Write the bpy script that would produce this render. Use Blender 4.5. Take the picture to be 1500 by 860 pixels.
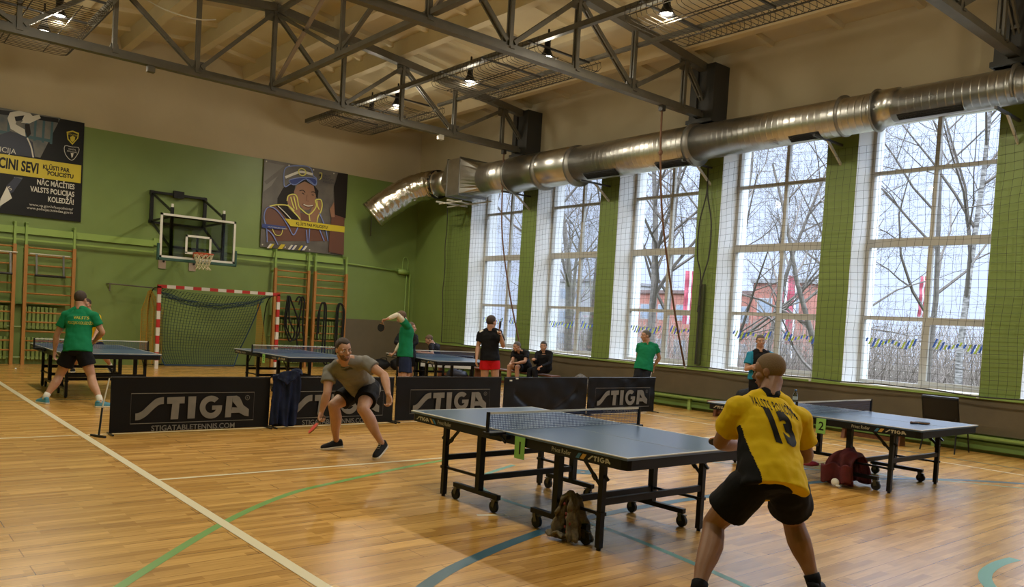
import bpy, math, random
from mathutils import Vector, Matrix, noise as mnoise
from mathutils.bvhtree import BVHTree
for _o in list(bpy.data.objects): bpy.data.objects.remove(_o)
SC = bpy.context.scene
COL = SC.collection
PI = math.pi
random.seed(7)
# ------------------------------------------------------------------ camera
YAW, PIT, ROL = 0.6976, -0.0345, 0.0583
FPX, PCY = 1174.6, 513.5
CAM = Vector((-14.112, -21.921, 1.6434))
Fv = Vector((math.sin(YAW)*math.cos(PIT), math.cos(YAW)*math.cos(PIT), math.sin(PIT)))
Rv = Vector((math.cos(YAW), -math.sin(YAW), 0)); Uv = Rv.cross(Fv)
R2 = Rv*math.cos(ROL)+Uv*math.sin(ROL); U2 = -Rv*math.sin(ROL)+Uv*math.cos(ROL)
cd = bpy.data.cameras.new('camera'); cam = bpy.data.objects.new('camera', cd); COL.objects.link(cam)
M = Matrix((R2, U2, -Fv)).transposed().to_4x4(); M.translation = CAM
cam.matrix_world = M
cd.sensor_width = 36; cd.lens = FPX/1500*36; cd.shift_y = (PCY-430)/1500; cd.clip_start = .05; cd.clip_end = 500
SC.camera = cam
# ------------------------------------------------------------------ exposure, sky, light
SC.view_settings.view_transform = 'Standard'; SC.view_settings.look = 'None'
SC.view_settings.gamma = 1; SC.view_settings.use_curve_mapping = False
SC.view_settings.exposure = -0.02
SC.cycles.use_denoising = True
SC.cycles.max_bounces = 7; SC.cycles.diffuse_bounces = 4; SC.cycles.glossy_bounces = 3
SC.cycles.transparent_max_bounces = 24; SC.cycles.transmission_bounces = 4
SC.cycles.sample_clamp_indirect = 3.0
SC.cycles.caustics_reflective = False; SC.cycles.caustics_refractive = False
LAMP_W = 250.0          # each ceiling lamp
LAMP_COL = (1.0, 0.90, 0.71)
SPILL_W = 46.0          # light leaving each lamp sideways and up
W = bpy.data.worlds.new('world'); SC.world = W; W.use_nodes = True
nt = W.node_tree; nt.nodes.clear()
wo = nt.nodes.new('ShaderNodeOutputWorld'); bg = nt.nodes.new('ShaderNodeBackground')
tc = nt.nodes.new('ShaderNodeTexCoord'); sx = nt.nodes.new('ShaderNodeSeparateXYZ')
rp = nt.nodes.new('ShaderNodeValToRGB')
nt.links.new(tc.outputs['Generated'], sx.inputs[0]); nt.links.new(sx.outputs['Z'], rp.inputs[0])
nt.links.new(rp.outputs[0], bg.inputs[0]); nt.links.new(bg.outputs[0], wo.inputs[0])
cr = rp.color_ramp; cr.elements[0].position = 0.0; cr.elements[0].color = (.50, .57, .72, 1)
cr.elements[1].position = 1.0; cr.elements[1].color = (6.5, 7.0, 8.0, 1)
e = cr.elements.new(.25); e.color = (.60, .70, .90, 1)
e = cr.elements.new(.45); e.color = (3.6, 4.0, 4.8, 1)
bg.inputs[1].default_value = 1.8
# ------------------------------------------------------------------ materials
def mat(name, col, rough=.6, metal=0., col2=None, nscale=8., bump=0., bscale=60., stretch=(1,1,1), spec=.5, coat=0., detail=4, sheen=0.):
    m = bpy.data.materials.new(name); m.use_nodes = True; n = m.node_tree.nodes; l = m.node_tree.links
    b = n['Principled BSDF']
    b.inputs['Base Color'].default_value = (*col, 1); b.inputs['Roughness'].default_value = rough
    if max(col) < .03 and not metal: spec = min(spec, .22)
    b.inputs['Metallic'].default_value = metal; b.inputs['Specular IOR Level'].default_value = spec
    if coat: b.inputs['Coat Weight'].default_value = coat; b.inputs['Coat Roughness'].default_value = .1
    if sheen: b.inputs['Sheen Weight'].default_value = sheen
    if col2 or bump:
        t = n.new('ShaderNodeTexCoord'); mp = n.new('ShaderNodeMapping'); mp.inputs['Scale'].default_value = stretch
        l.new(t.outputs['Object'], mp.inputs[0])
    if col2:
        nz = n.new('ShaderNodeTexNoise'); nz.inputs['Scale'].default_value = nscale; nz.inputs['Detail'].default_value = detail
        l.new(mp.outputs[0], nz.inputs['Vector'])
        r = n.new('ShaderNodeValToRGB'); r.color_ramp.elements[0].position = .35; r.color_ramp.elements[1].position = .65
        r.color_ramp.elements[0].color = (*col, 1); r.color_ramp.elements[1].color = (*col2, 1)
        l.new(nz.outputs['Fac'], r.inputs[0]); l.new(r.outputs[0], b.inputs['Base Color'])
    if bump:
        nb = n.new('ShaderNodeTexNoise'); nb.inputs['Scale'].default_value = bscale; nb.inputs['Detail'].default_value = 3
        l.new(mp.outputs[0], nb.inputs['Vector'])
        bp = n.new('ShaderNodeBump'); bp.inputs['Strength'].default_value = min(1, bump); bp.inputs['Distance'].default_value = .01*max(1, bump)
        l.new(nb.outputs['Fac'], bp.inputs['Height']); l.new(bp.outputs[0], b.inputs['Normal'])
    return m
def emis(name, col, s):
    m = bpy.data.materials.new(name); m.use_nodes = True; b = m.node_tree.nodes['Principled BSDF']
    b.inputs['Base Color'].default_value = (*col, 1); b.inputs['Emission Color'].default_value = (*col, 1); b.inputs['Emission Strength'].default_value = s
    return m
def glassy(name, tint=(1,1,1), refl=.08, rough=.0):
    m = bpy.data.materials.new(name); m.use_nodes = True; n = m.node_tree.nodes; l = m.node_tree.links; n.clear()
    o = n.new('ShaderNodeOutputMaterial'); mx = n.new('ShaderNodeMixShader'); t = n.new('ShaderNodeBsdfTransparent'); g = n.new('ShaderNodeBsdfGlossy')
    t.inputs[0].default_value = (*tint, 1); g.inputs['Roughness'].default_value = rough
    fr = n.new('ShaderNodeFresnel'); fr.inputs[0].default_value = 1.45
    mm = n.new('ShaderNodeMath'); mm.operation = 'MULTIPLY'; mm.inputs[1].default_value = refl/.08
    l.new(fr.outputs[0], mm.inputs[0]); l.new(mm.outputs[0], mx.inputs[0]); l.new(t.outputs[0], mx.inputs[1]); l.new(g.outputs[0], mx.inputs[2]); l.new(mx.outputs[0], o.inputs[0])
    return m
# ------------------------------------------------------------------ mesh builder
class MB:
    def __init__(s): s.v = []; s.f = []; s.mi = []; s.cm = 0
    def add(s, vs, fs):
        o = len(s.v); s.v += [tuple(x) for x in vs]; s.f += [tuple(o+i for i in f) for f in fs]; s.mi += [s.cm]*len(fs); return s
    def box(s, a, b):
        (x0,y0,z0),(x1,y1,z1) = a, b
        x0,x1 = min(x0,x1),max(x0,x1); y0,y1 = min(y0,y1),max(y0,y1); z0,z1 = min(z0,z1),max(z0,z1)
        return s.add([(x0,y0,z0),(x1,y0,z0),(x1,y1,z0),(x0,y1,z0),(x0,y0,z1),(x1,y0,z1),(x1,y1,z1),(x0,y1,z1)],
                     [(0,3,2,1),(4,5,6,7),(0,1,5,4),(1,2,6,5),(2,3,7,6),(3,0,4,7)])
    def cbox(s, c, d): return s.box([c[i]-d[i]/2 for i in range(3)], [c[i]+d[i]/2 for i in range(3)])
    def bar(s, p, q, w, h, up=(0,0,1)):
        p = Vector(p); q = Vector(q); d = (q-p).normalized(); up = Vector(up)
        if abs(d.dot(up)) > .98: up = Vector((0,1,0)) if abs(d.y) < .9 else Vector((1,0,0))
        a = d.cross(up).normalized()*w/2; b = a.cross(d).normalized()*h/2
        vs = [p-a-b,p+a-b,p+a+b,p-a+b,q-a-b,q+a-b,q+a+b,q-a+b]
        return s.add(vs, [(0,1,2,3),(7,6,5,4),(0,4,5,1),(1,5,6,2),(2,6,7,3),(3,7,4,0)])
    def loft(s, rings, cap=True, n=None):
        n = len(rings[0]); vs = [x for r in rings for x in r]; fs = []
        for i in range(len(rings)-1):
            for j in range(n):
                k = (j+1) % n; fs.append((i*n+j, i*n+k, (i+1)*n+k, (i+1)*n+j))
        if cap: fs += [tuple(range(n))[::-1], tuple((len(rings)-1)*n+j for j in range(n))]
        return s.add(vs, fs)
    def tube(s, pts, r, n=8, cap=True, sq=None):
        pts = [Vector(p) for p in pts]; rs = r if isinstance(r, (list, tuple)) else [r]*len(pts)
        rings = []; a = None
        for i, p in enumerate(pts):
            d = (pts[min(i+1, len(pts)-1)]-pts[max(i-1, 0)]).normalized()
            if a is None:
                up = Vector((0,0,1)) if abs(d.z) < .9 else Vector((1,0,0)); a = d.cross(up).normalized()
            else:
                a = (a-d*a.dot(d)).normalized()
            b = d.cross(a)
            rings.append([p+(a*math.cos(t)+b*math.sin(t))*rs[i] for t in [2*PI*j/n for j in range(n)]])
        return s.loft(rings, cap)
    def ell(s, c, r, n=12, m=8, rot=None):
        c = Vector(c); rings = []
        for i in range(m+1):
            th = PI*max(.02, min(.98, i/m)); ring = []
            for j in range(n):
                ph = 2*PI*j/n; v = Vector((r[0]*math.sin(th)*math.cos(ph), r[1]*math.sin(th)*math.sin(ph), -r[2]*math.cos(th)))
                if rot: v = rot @ v
                ring.append(c+v)
            rings.append(ring)
        return s.loft(rings)
    def prism(s, poly, f, d):      # poly in 2D, f maps (u,v)->3D, d = extrusion Vector
        n = len(poly); d = Vector(d); a = [Vector(f(*p)) for p in poly]
        return s.add(a+[x+d for x in a], [tuple(range(n))[::-1], tuple(range(n, 2*n))]+[(i, (i+1) % n, n+(i+1) % n, n+i) for i in range(n)])
    def build(s, name, m=None, parent=None, smooth=False, bevel=0, loc=None, **tags):
        me = bpy.data.meshes.new(name); me.from_pydata(s.v, [], s.f)
        ms = m if isinstance(m, (list, tuple)) else [m]
        for x in ms:
            if x: me.materials.append(x)
        if len(ms) > 1: me.polygons.foreach_set('material_index', s.mi)
        if smooth: me.polygons.foreach_set('use_smooth', [True]*len(me.polygons))
        me.validate(); me.update()
        o = bpy.data.objects.new(name, me); COL.objects.link(o)
        if loc is not None: o.location = loc
        if parent: o.parent = parent
        if bevel:
            bm = o.modifiers.new('bevel', 'BEVEL'); bm.width = bevel; bm.segments = 2; bm.limit_method = 'ANGLE'
        for k, x in tags.items(): o[k] = x
        return o
def thing(name, label, cat, loc=(0,0,0), rz=0, group=None):
    o = bpy.data.objects.new(name, None); COL.objects.link(o); o.location = loc; o.rotation_euler = (0,0,rz); o.empty_display_size = .1
    o['label'] = label; o['category'] = cat
    if group: o['group'] = group
    return o
def tag(o, label, cat, group=None, kind=None):
    o['label'] = label; o['category'] = cat
    if group: o['group'] = group
    if kind: o['kind'] = kind
    return o
def struct(o, label=None):
    o['kind'] = 'structure'
    if label: o['label'] = label
    return o
def copy_tree(o, parent=None):
    c = o.copy(); COL.objects.link(c); c.parent = parent
    for ch in list(o.children): copy_tree(ch, c)
    return c
def textmesh(body, size=1., align='LEFT', bold=0., ext=0., spacing=1., shear=0., xs=1.):
    cu = bpy.data.curves.new('t', 'FONT'); cu.body = body; cu.size = size; cu.align_x = align; cu.offset = bold; cu.extrude = ext
    cu.space_character = spacing; cu.shear = shear; cu.resolution_u = 3; cu.fill_mode = 'FRONT' if ext == 0 else 'BOTH'
    o = bpy.data.objects.new('t', cu); COL.objects.link(o)
    me = bpy.data.meshes.new_from_object(o.evaluated_get(bpy.context.evaluated_depsgraph_get()))
    vs = [(v.co.x*xs, v.co.y, v.co.z) for v in me.vertices]; fs = [tuple(p.vertices) for p in me.polygons]
    bpy.data.objects.remove(o); bpy.data.curves.remove(cu); bpy.data.meshes.remove(me)
    return vs, fs
def text_on(mb, body, size, origin, ux, uy, **k):   # place text: origin + x*ux + y*uy
    vs, fs = textmesh(body, size, **k); o = Vector(origin); ux = Vector(ux); uy = Vector(uy); nz = ux.cross(uy)
    return mb.add([o+ux*x+uy*y+nz*z for x, y, z in vs], fs)
def poly_on(mb, pts, origin, ux, uy):
    o = Vector(origin); ux = Vector(ux); uy = Vector(uy)
    return mb.add([o+ux*x+uy*y for x, y in pts], [tuple(range(len(pts)))])
def stroke(mb, pts, w, origin, ux, uy, closed=False, off=0):  # ribbon along a 2D polyline
    n = len(pts); o = Vector(origin); ux = Vector(ux); uy = Vector(uy); L = []; 
    for i in range(n):
        a = pts[(i-1) % n] if (closed or i > 0) else pts[i]; b = pts[(i+1) % n] if (closed or i < n-1) else pts[i]
        dx, dy = b[0]-a[0], b[1]-a[1]; q = math.hypot(dx, dy) or 1; nx, ny = -dy/q*w/2, dx/q*w/2
        L.append((pts[i][0]+nx, pts[i][1]+ny)); L.append((pts[i][0]-nx, pts[i][1]-ny))
    fs = [(2*i, 2*i+1, 2*((i+1) % n)+1, 2*((i+1) % n)) for i in range(n if closed else n-1)]
    return mb.add([o+ux*x+uy*y for x, y in L], fs)
def spline(pts, k=6, closed=False):
    out = []; n = len(pts)
    for i in range(n if closed else n-1):
        P = [Vector(pts[(i+j) % n] if closed else pts[max(0, min(n-1, i+j))]) for j in (-1, 0, 1, 2)]
        for q in range(k):
            t = q/k
            out.append(.5*((2*P[1])+(-P[0]+P[2])*t+(2*P[0]-5*P[1]+4*P[2]-P[3])*t*t+(-P[0]+3*P[1]-3*P[2]+P[3])*t**3))
    if not closed: out.append(Vector(pts[-1]))
    return out
# ================================================================== THE ROOM
m_green = mat('green_wall_paint', (.18,.255,.070), .42, col2=(.165,.235,.062), nscale=1.3, bump=.12, bscale=90)
m_cream = mat('cream_wall_paint', (.50,.425,.285), .7, col2=(.465,.39,.26), nscale=1.2, bump=.1, bscale=70)
m_ceil = mat('cream_ceiling_paint', (.60,.52,.34), .75, col2=(.54,.46,.30), nscale=.9)
m_reveal = mat('white_reveal_paint', (.78,.80,.80), .5)
m_brown = mat('brown_wainscot', (.105,.082,.05), .55, col2=(.085,.067,.042), nscale=2.5, bump=.15, bscale=40)
m_ledge = mat('green_ledge_paint', (.24,.36,.10), .4)
m_dgreen = mat('dark_green_box', (.11,.20,.05), .5)
XL, YF = -14.7, -29.0                       # left wall, wall behind the camera
WY0, WPIT, WWID, WZ0, WZ1 = -2.86, 2.92, 2.33, .90, 5.76
NWIN = 9
def floor_mat():
    m = bpy.data.materials.new('parquet_floor'); m.use_nodes = True; n = m.node_tree.nodes; l = m.node_tree.links
    b = n['Principled BSDF']; t = n.new('ShaderNodeTexCoord')
    def brick(w, h, c1, c2, mort, ms, off=.5, rot=0.):
        k = n.new('ShaderNodeTexBrick'); k.inputs['Brick Width'].default_value = w; k.inputs['Row Height'].default_value = h
        k.inputs['Color1'].default_value = (*c1,1); k.inputs['Color2'].default_value = (*c2,1); k.inputs['Mortar'].default_value = (*mort,1)
        k.inputs['Mortar Size'].default_value = ms; k.inputs['Scale'].default_value = 1; k.offset = off; k.offset_frequency = 2
        k.inputs['Bias'].default_value = 0; l.new(t.outputs['Object'], k.inputs['Vector']); return k
    a = brick(.62, .0667, (.46,.245,.052), (.72,.43,.125), (.40,.21,.05), .0, .37)
    p = brick(2.2, .2, (1,1,1), (.86,.84,.80), (.44,.36,.28), .0036, .42)
    nz = n.new('ShaderNodeTexNoise'); nz.inputs['Scale'].default_value = 3; nz.inputs['Detail'].default_value = 6
    mp = n.new('ShaderNodeMapping'); mp.inputs['Scale'].default_value = (1.2, 14, 1); l.new(t.outputs['Object'], mp.inputs[0]); l.new(mp.outputs[0], nz.inputs[0])
    r = n.new('ShaderNodeValToRGB'); r.color_ramp.elements[0].position = .3; r.color_ramp.elements[0].color = (.80,.76,.70,1)
    r.color_ramp.elements[1].position = .7; r.color_ramp.elements[1].color = (1.08,1.06,1.04,1); l.new(nz.outputs['Fac'], r.inputs[0])
    m1 = n.new('ShaderNodeMix'); m1.data_type = 'RGBA'; m1.blend_type = 'MULTIPLY'; m1.inputs[0].default_value = 1
    l.new(a.outputs[0], m1.inputs[6]); l.new(p.outputs[0], m1.inputs[7])
    m2 = n.new('ShaderNodeMix'); m2.data_type = 'RGBA'; m2.blend_type = 'MULTIPLY'; m2.inputs[0].default_value = 1
    l.new(m1.outputs[2], m2.inputs[6]); l.new(r.outputs[0], m2.inputs[7]); l.new(m2.outputs[2], b.inputs['Base Color'])
    b.inputs['Roughness'].default_value = .30; b.inputs['Specular IOR Level'].default_value = .95
    b.inputs['Roughness'].default_value = .27
    return m
b = MB(); b.box((XL,YF,-.1),(.6,0.3,0)); floor = struct(b.build('floor', floor_mat()), 'glossy honey coloured wooden strip floor of the gym')
# painted court lines (thin paint, children of the floor)
m_wline = mat('white_line_paint', (.72,.66,.48), .35); m_gline = mat('green_line_paint', (.17,.36,.10), .35)
m_bline = mat('blue_line_paint', (.035,.11,.16), .35); m_dline = mat('dark_green_line_paint', (.05,.09,.045), .4); m_teal = mat('teal_line_paint', (.13,.34,.27), .35)
def line(pts, w, m, name, z=.0015, closed=False):
    b = MB(); stroke(b, pts, w, (0,0,z), (1,0,0), (0,1,0), closed)
    # paint film with a little thickness
    o = b.build(name, m, floor); return o
line([(-11.86,-1.2),(-11.86,-27)], .08, m_wline, 'sideline', .0028)
line([(-11.82,-14.21),(-1.6,-14.21)], .05, m_wline, 'cross_line', .001)
line([(XL,-11.33),(-1.6,-11.33)], .04, m_wline, 'cross_line', .001)
line([(-1.30,-1.2),(-1.30,-27)], .05, m_dline, 'boundary_line')
line([(XL+.3,-7.6),(-1.6,-7.6)], .04, m_dline, 'boundary_line', .001)
line([(-1.9,-8.5),(-1.9,-27)], .04, m_wline, 'side_line_thin', .001)
def arc(cx, cy, r, a0, a1, n=60): return [(cx+r*math.cos(math.radians(a0+(a1-a0)*i/n)), cy+r*math.sin(math.radians(a0+(a1-a0)*i/n))) for i in range(n+1)]
line([tuple(p) for p in spline([(-13.6,-17.95),(-12.85,-17.04),(-11.86,-15.95),(-11.04,-15.26),(-10.33,-14.93),(-8.79,-14.37),(-7.3,-14.15),(-5.9,-14.3)])], .07, m_gline, 'green_arc')
line([tuple(p) for p in spline([(-12.4,-18.7),(-11.32,-17.9),(-10.66,-17.57),(-9.84,-17.29),(-9.16,-17.13),(-7.73,-17.05),(-5.28,-17.15),(-4.3,-17.4),(-3.48,-17.8),(-2.71,-18.4),(-1.8,-19.4)])], .10, m_bline, 'blue_arc')
line([tuple(p) for p in spline([(-8.1,-14.9),(-8.95,-15.35),(-9.32,-16.0),(-9.35,-16.7),(-9.25,-17.3),(-9.35,-18.2),(-9.6,-19.4)])], .06, m_teal, 'teal_curve', .001)
line([tuple(p) for p in spline([(-6.9,-19.7),(-7.2,-19.68),(-7.56,-19.72),(-7.85,-19.83),(-8.05,-20.0),(-8.1,-20.3)])], .09, m_teal, 'teal_curve', .001)
line([(-6.9,-14.3),(-4.2,-17.0),(-3.3,-18.2),(-1.9,-20.4)], .04, m_teal, 'teal_diagonal', .0008)
line([(-9.95,-16.62),(-9.72,-16.72)], .05, m_wline, 'service_mark', .001)
line(arc(-7.62,-15.55,.09,0,360,16), .11, m_bline, 'free_spot', .0009)
# --- walls
b = MB(); b.box((XL-.3,0,0),(.98,.3,5.80)); b.build('wall_back', m_green, kind='structure', label='green painted lower part of the back wall')
b = MB(); b.box((XL-.3,-.003,5.80),(.98,.3,8.6)); b.build('wall_back_upper', m_cream, kind='structure', label='cream painted upper part of the back wall')
b = MB(); b.box((XL-.3,YF,0),(XL,0,5.8)); b.cm = 1; b.box((XL-.3,YF,5.8),(XL,0,8.6)); b.build('wall_left', [m_green, m_cream], kind='structure')
b = MB(); b.box((XL-.3,YF-.3,0),(.75,YF,5.8)); b.cm = 1; b.box((XL-.3,YF-.3,5.8),(.75,YF,8.6)); b.build('wall_front', [m_green, m_cream], kind='structure')
# window wall: piers green, reveals white, lintel cream
b = MB()
b.box((0,YF,0),(.98,0,WZ0-.02))
ys = [0.0]
for i in range(NWIN): ys += [WY0-WPIT*i, WY0-WPIT*i-WWID]
ys.append(YF)
for k in range(0, len(ys), 2): b.box((0,ys[k+1],WZ0-.02),(.98,ys[k],WZ1))
b.cm = 1; b.box((-.004,YF,WZ1),(.98,0,8.6))
b.cm = 2
for i in range(NWIN):
    y0 = WY0-WPIT*i; y1 = y0-WWID
    b.box((.004,y0-.004,WZ0),(.98,y0+.001,WZ1)); b.box((.004,y1-.001,WZ0),(.98,y1+.004,WZ1)); b.box((-.006,y1,WZ1-.004),(.98,y0,WZ1+.13))
b.build('wall_right', [m_green, m_cream, m_reveal], kind='structure', label='window wall with green piers and cream upper band')
b = MB(); b.box((-.035,YF,.30),(0,-.0,.86)); b.build('trim_1', m_brown, kind='structure', label='brown wainscot panel running under the windows')
b = MB(); b.box((-.06,YF,.86),(.0,0,.90)); b.build('trim_2', m_ledge, kind='structure', label='light green ledge capping the brown wainscot')
b = MB(); b.box((-2.5,-.04,0),(-.0,0,1.48)); b.build('trim_3', mat('taupe_wall_pad', (.13,.105,.068), .6, col2=(.115,.095,.06), nscale=2), kind='structure', label='taupe wall panel in the corner of the back wall')
# low heating duct / kick board under the window wall
t = thing('wall_bench', 'long low light-green bench rail standing along the foot of the window wall', 'bench', (0,-8,0))
b = MB(); b.box((-.17,-10.5,.245),(-.045,8.0-2,.275)); b.box((-.17,-18.5,.245),(-.045,-10.5,.275)); b.build('seat_rail', m_ledge, t)
b = MB(); b.box((-.10,-18.5,.06),(-.06,6.0,.18)); b.build('lower_board', m_dgreen, t)
for k in range(9):
    y = 4.2-k*2.02*1.3+.0; y = -3.2+5.0-k*2.52
    b = MB(); b.box((-.13,y-.035,0),(-.06,y+.035,.246)); b.build('post', m_ledge, t)
# --- ceiling: ribbed concrete roof slabs, ribs run along Y
def ztop(x): return 7.12+.11*(-x if x > -7.3 else x+14.6)+.08      # top of the trusses
b = MB()
xs = [0.98, -7.3, XL-.3]
for a, c in ((0,1),(1,2)):
    x0, x1 = xs[a], xs[c]; z0, z1 = ztop(x0)+.32, ztop(x1)+.32
    b.add([(x0,YF-.3,z0),(x0,.3,z0),(x1,.3,z1),(x1,YF-.3,z1),(x0,YF-.3,z0+.2),(x0,.3,z0+.2),(x1,.3,z1+.2),(x1,YF-.3,z1+.2)],
          [(0,1,2,3),(7,6,5,4),(0,4,5,1),(1,5,6,2),(2,6,7,3),(3,7,4,0)])
ribx = [-1.13-1.54*k for k in range(9)]
for x in ribx:
    zz = ztop(x); w = .13
    b.add([(x-w*.75,YF,zz+.01),(x+w*.75,YF,zz+.01),(x+w*1.25,YF,zz+.36),(x-w*1.25,YF,zz+.36),(x-w*.75,0,zz+.01),(x+w*.75,0,zz+.01),(x+w*1.25,0,zz+.36),(x-w*1.25,0,zz+.36)],
          [(3,2,1,0),(4,5,6,7),(0,1,5,4),(1,2,6,5),(2,3,7,6),(3,0,4,7)])
edges = [0.0]+ribx+[XL]
for k in range(len(edges)-1):
    xa, xb = edges[k], edges[k+1]
    y = -.9
    while y > YF:
        za, zb = ztop(xa)+.335, ztop(xb)+.335
        b.add([(xa,y-.05,za-.10),(xa,y+.05,za-.10),(xb,y+.05,zb-.10),(xb,y-.05,zb-.10),(xa,y-.08,za),(xa,y+.08,za),(xb,y+.08,zb),(xb,y-.08,zb)],
              [(3,2,1,0),(4,5,6,7),(0,1,5,4),(1,2,6,5),(2,3,7,6),(3,0,4,7)]); y -= 1.46
b.build('ceiling', m_ceil, kind='structure', label='cream ribbed concrete roof slabs sloping down to the walls')
# --- windows
m_frame = mat('window_frame_cream', (.43,.42,.38), .45); m_glass = glassy('window_glass', (.96,.98,1.0), .03)
m_sblue = mat('sticker_blue', (.04,.13,.60), .5); m_sgrn = mat('sticker_yellow_green', (.45,.60,.08), .5)
WX = .56
def window(i):
    y0 = WY0-WPIT*i; y1 = y0-WWID; yc = (y0+y1)/2
    w = thing('window_%d' % (i+1), 'tall eight-pane window number %d counted from the back corner' % (i+1), 'window'); del w['category']; w['kind'] = 'structure'
    b = MB(); t = .07
    b.box((WX-.012,y1,WZ0),(WX+.09,y1+t,WZ1)); b.box((WX-.012,y0-t,WZ0),(WX+.09,y0,WZ1)); b.box((WX-.008,y1+t,WZ0),(WX+.09,y0-t,WZ0+.08)); b.box((WX-.008,y1+t,WZ1-.07),(WX+.09,y0-t,WZ1))
    b.box((WX,yc-.04,WZ0),(WX+.08,yc+.04,3.4)); b.box((WX,yc-.035,3.4),(WX+.08,yc+.035,WZ1))
    b.box((WX-.018,y1+t,3.43),(WX+.10,y0-t,3.58)); b.box((WX-.004,y1+t,4.765),(WX+.08,y0-t,4.83)); b.box((WX-.005,y1+t,2.09),(WX+.08,y0-t,2.16))
    b.build('window_frame', m_frame, w)
    b = MB(); s = .055    # opening sash, lower right light
    ya, yb, za, zb = y1+t, yc-.04, WZ0+.08, 2.09
    b.box((WX-.025,ya+.003,za+.003),(WX+.03,ya+s,zb-.003)); b.box((WX-.025,yb-s,za+.003),(WX+.03,yb-.003,zb-.003)); b.box((WX-.022,ya+s,za+.003),(WX+.03,yb-s,za+s)); b.box((WX-.022,ya+s,zb-s),(WX+.03,yb-s,zb-.003))
    b.box((WX-.05,yb-.04,1.45),(WX-.02,yb-.015,1.6)); b.build('sash', m_frame, w)
    b = MB(); b.box((WX+.035,y1+.02,WZ0+.02),(WX+.041,y0-.02,WZ1-.02)); b.build('pane', m_glass, w)
    b = MB(); b.box((-.10,y1-.03,WZ0-.03),(WX,y1+.0,WZ0-.001)); b.box((-.04,y1,WZ0-.001),(WX,y0,WZ0+.022)); b.build('window_sill', m_reveal, w)
    if i < 6:
        b = MB(); rnd = random.Random(3); zs = 1.72
        for side in (0, 1):
            ys0 = (y0-t-.03) if side == 0 else (yc-.14); ln = .88
            k = 0; d = 0.
            while d < ln:
                f = d/ln; zc = zs-.09*math.sin(f*PI*2.0)*(1 if f < .5 else -1.1)*.7; h = .035+.05*max(0, math.sin(f*9+side))
                b.cm = k % 2; yy = ys0-d
                b.add([(WX-.0015+.034,yy,zc-h),(WX+.0325,yy-.035,zc-h),(WX+.0325,yy-.035-h*.8,zc+h),(WX+.0325,yy-h*.8,zc+h)], [(0,1,2,3)])
                d += .052+.02*rnd.random(); k += 1
        b.build('sticker_band', [m_sblue, m_sgrn], w)
for i in range(NWIN): window(i)
# --- columns (dark steel posts where the trusses land)
m_steel = mat('grey_painted_steel', (.095,.088,.068), .45, col2=(.115,.105,.082), nscale=6, spec=.6)
m_steeld = mat('dark_grey_steel', (.032,.031,.028), .5)
YT = [-5.48, -11.33, -17.18, -23.03]
n = 1
for k, y in enumerate(YT):
    b = MB(); b.box((-.50,y-.30,6.02),(-.005,y+.30,7.22)); b.box((-.56,y-.33,6.02),(-.0,y+.33,6.10)); b.box((-.56,y+.08,6.1),(-.50,y+.12,7.2))
    b.build('trim_%d' % (3+n), m_steeld, kind='structure', label='dark grey wall bracket carrying the roof truss'); n += 1
# ================================================================== ROOF TRUSSES
NX = [-1.10,-2.63,-4.15,-5.68,-7.30,-8.85,-10.35,-11.87,-13.4]
def zc(x): return ztop(x)-.09
ZB = 6.17
def make_truss(y, label):
    t = thing('roof_truss', label, 'roof truss', (0,y,0), 0, 'steel roof trusses')
    b = MB(); b.bar((-.3,0,ZB),(XL,0,ZB),.15,.10); b.bar((-.3,0,ZB+.06),(XL,0,ZB+.06),.03,.12)
    for x in NX: b.bar((x-.05,-.09,ZB+.03),(x+.05,-.09,ZB+.03),.02,.03)
    b.build('bottom_chord', m_steel, t)
    b = MB(); b.bar((-.3,0,zc(-.3)),(-7.3,0,zc(-7.3)),.17,.16); b.bar((-7.3,0,zc(-7.3)),(XL,0,zc(XL)),.17,.16); b.build('top_chord', m_steel, t)
    for k, x in enumerate(NX):
        b = MB()
        for s in (-1, 1): b.bar((x,.035*s,ZB),(x,.035*s,zc(x)),.075,.035,(0,1,0))
        b.build('vertical', m_steel, t)
        top = k % 2 == 0; w = .24 if k in (4,) else .17
        b = MB()
        if top:
            z = zc(x)-.02; b.prism([(-w,0),(w,0),(w*.9,-.26),(-w*.9,-.26)], lambda u, v: (x+u,-.012,z+v), (0,.024,0))
            b2 = [(-.10,0),(.10,0),(.06,.17),(-.06,.17)]
        else:
            z = ZB; b.prism([(-w,0),(w,0),(w*.95,.26),(-w*.95,.26)], lambda u, v: (x+u,-.012,z+v), (0,.024,0)); b2 = None
        b.build('gusset_plate', m_steel, t)
        if b2: b = MB(); b.prism(b2, lambda u, v: (x+u,-.012,ZB+.03+v), (0,.024,0)); b.build('gusset_plate', m_steel, t)
    D = [(-.25,ZB+.1,-1.1,zc(-1.1)-.1)]
    for k in range(len(NX)-1):
        x0, x1 = NX[k], NX[k+1]
        if k % 2 == 0: D.append((x0-.06,zc(x0)-.14,x1+.08,ZB+.14))
        else: D.append((x0-.08,ZB+.14,x1+.06,zc(x1)-.14))
    for x0, z0, x1, z1 in D:
        b = MB()
        for s in (-1, 1): b.bar((x0,.035*s,z0),(x1,.035*s,z1),.075,.03,(0,1,0))
        b.bar(((x0*.65+x1*.35),-.06,(z0*.65+z1*.35)),((x0*.65+x1*.35),.06,(z0*.65+z1*.35)),.06,.06)
        b.build('diagonal', m_steel, t)
    return t
make_truss(YT[0], 'grey steel roof truss nearest the back wall with the basketball backboard')
make_truss(YT[1], 'grey steel roof truss crossing the middle of the ceiling above the near tables')
make_truss(YT[2], 'grey steel roof truss in the upper right corner nearest the camera')
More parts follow.
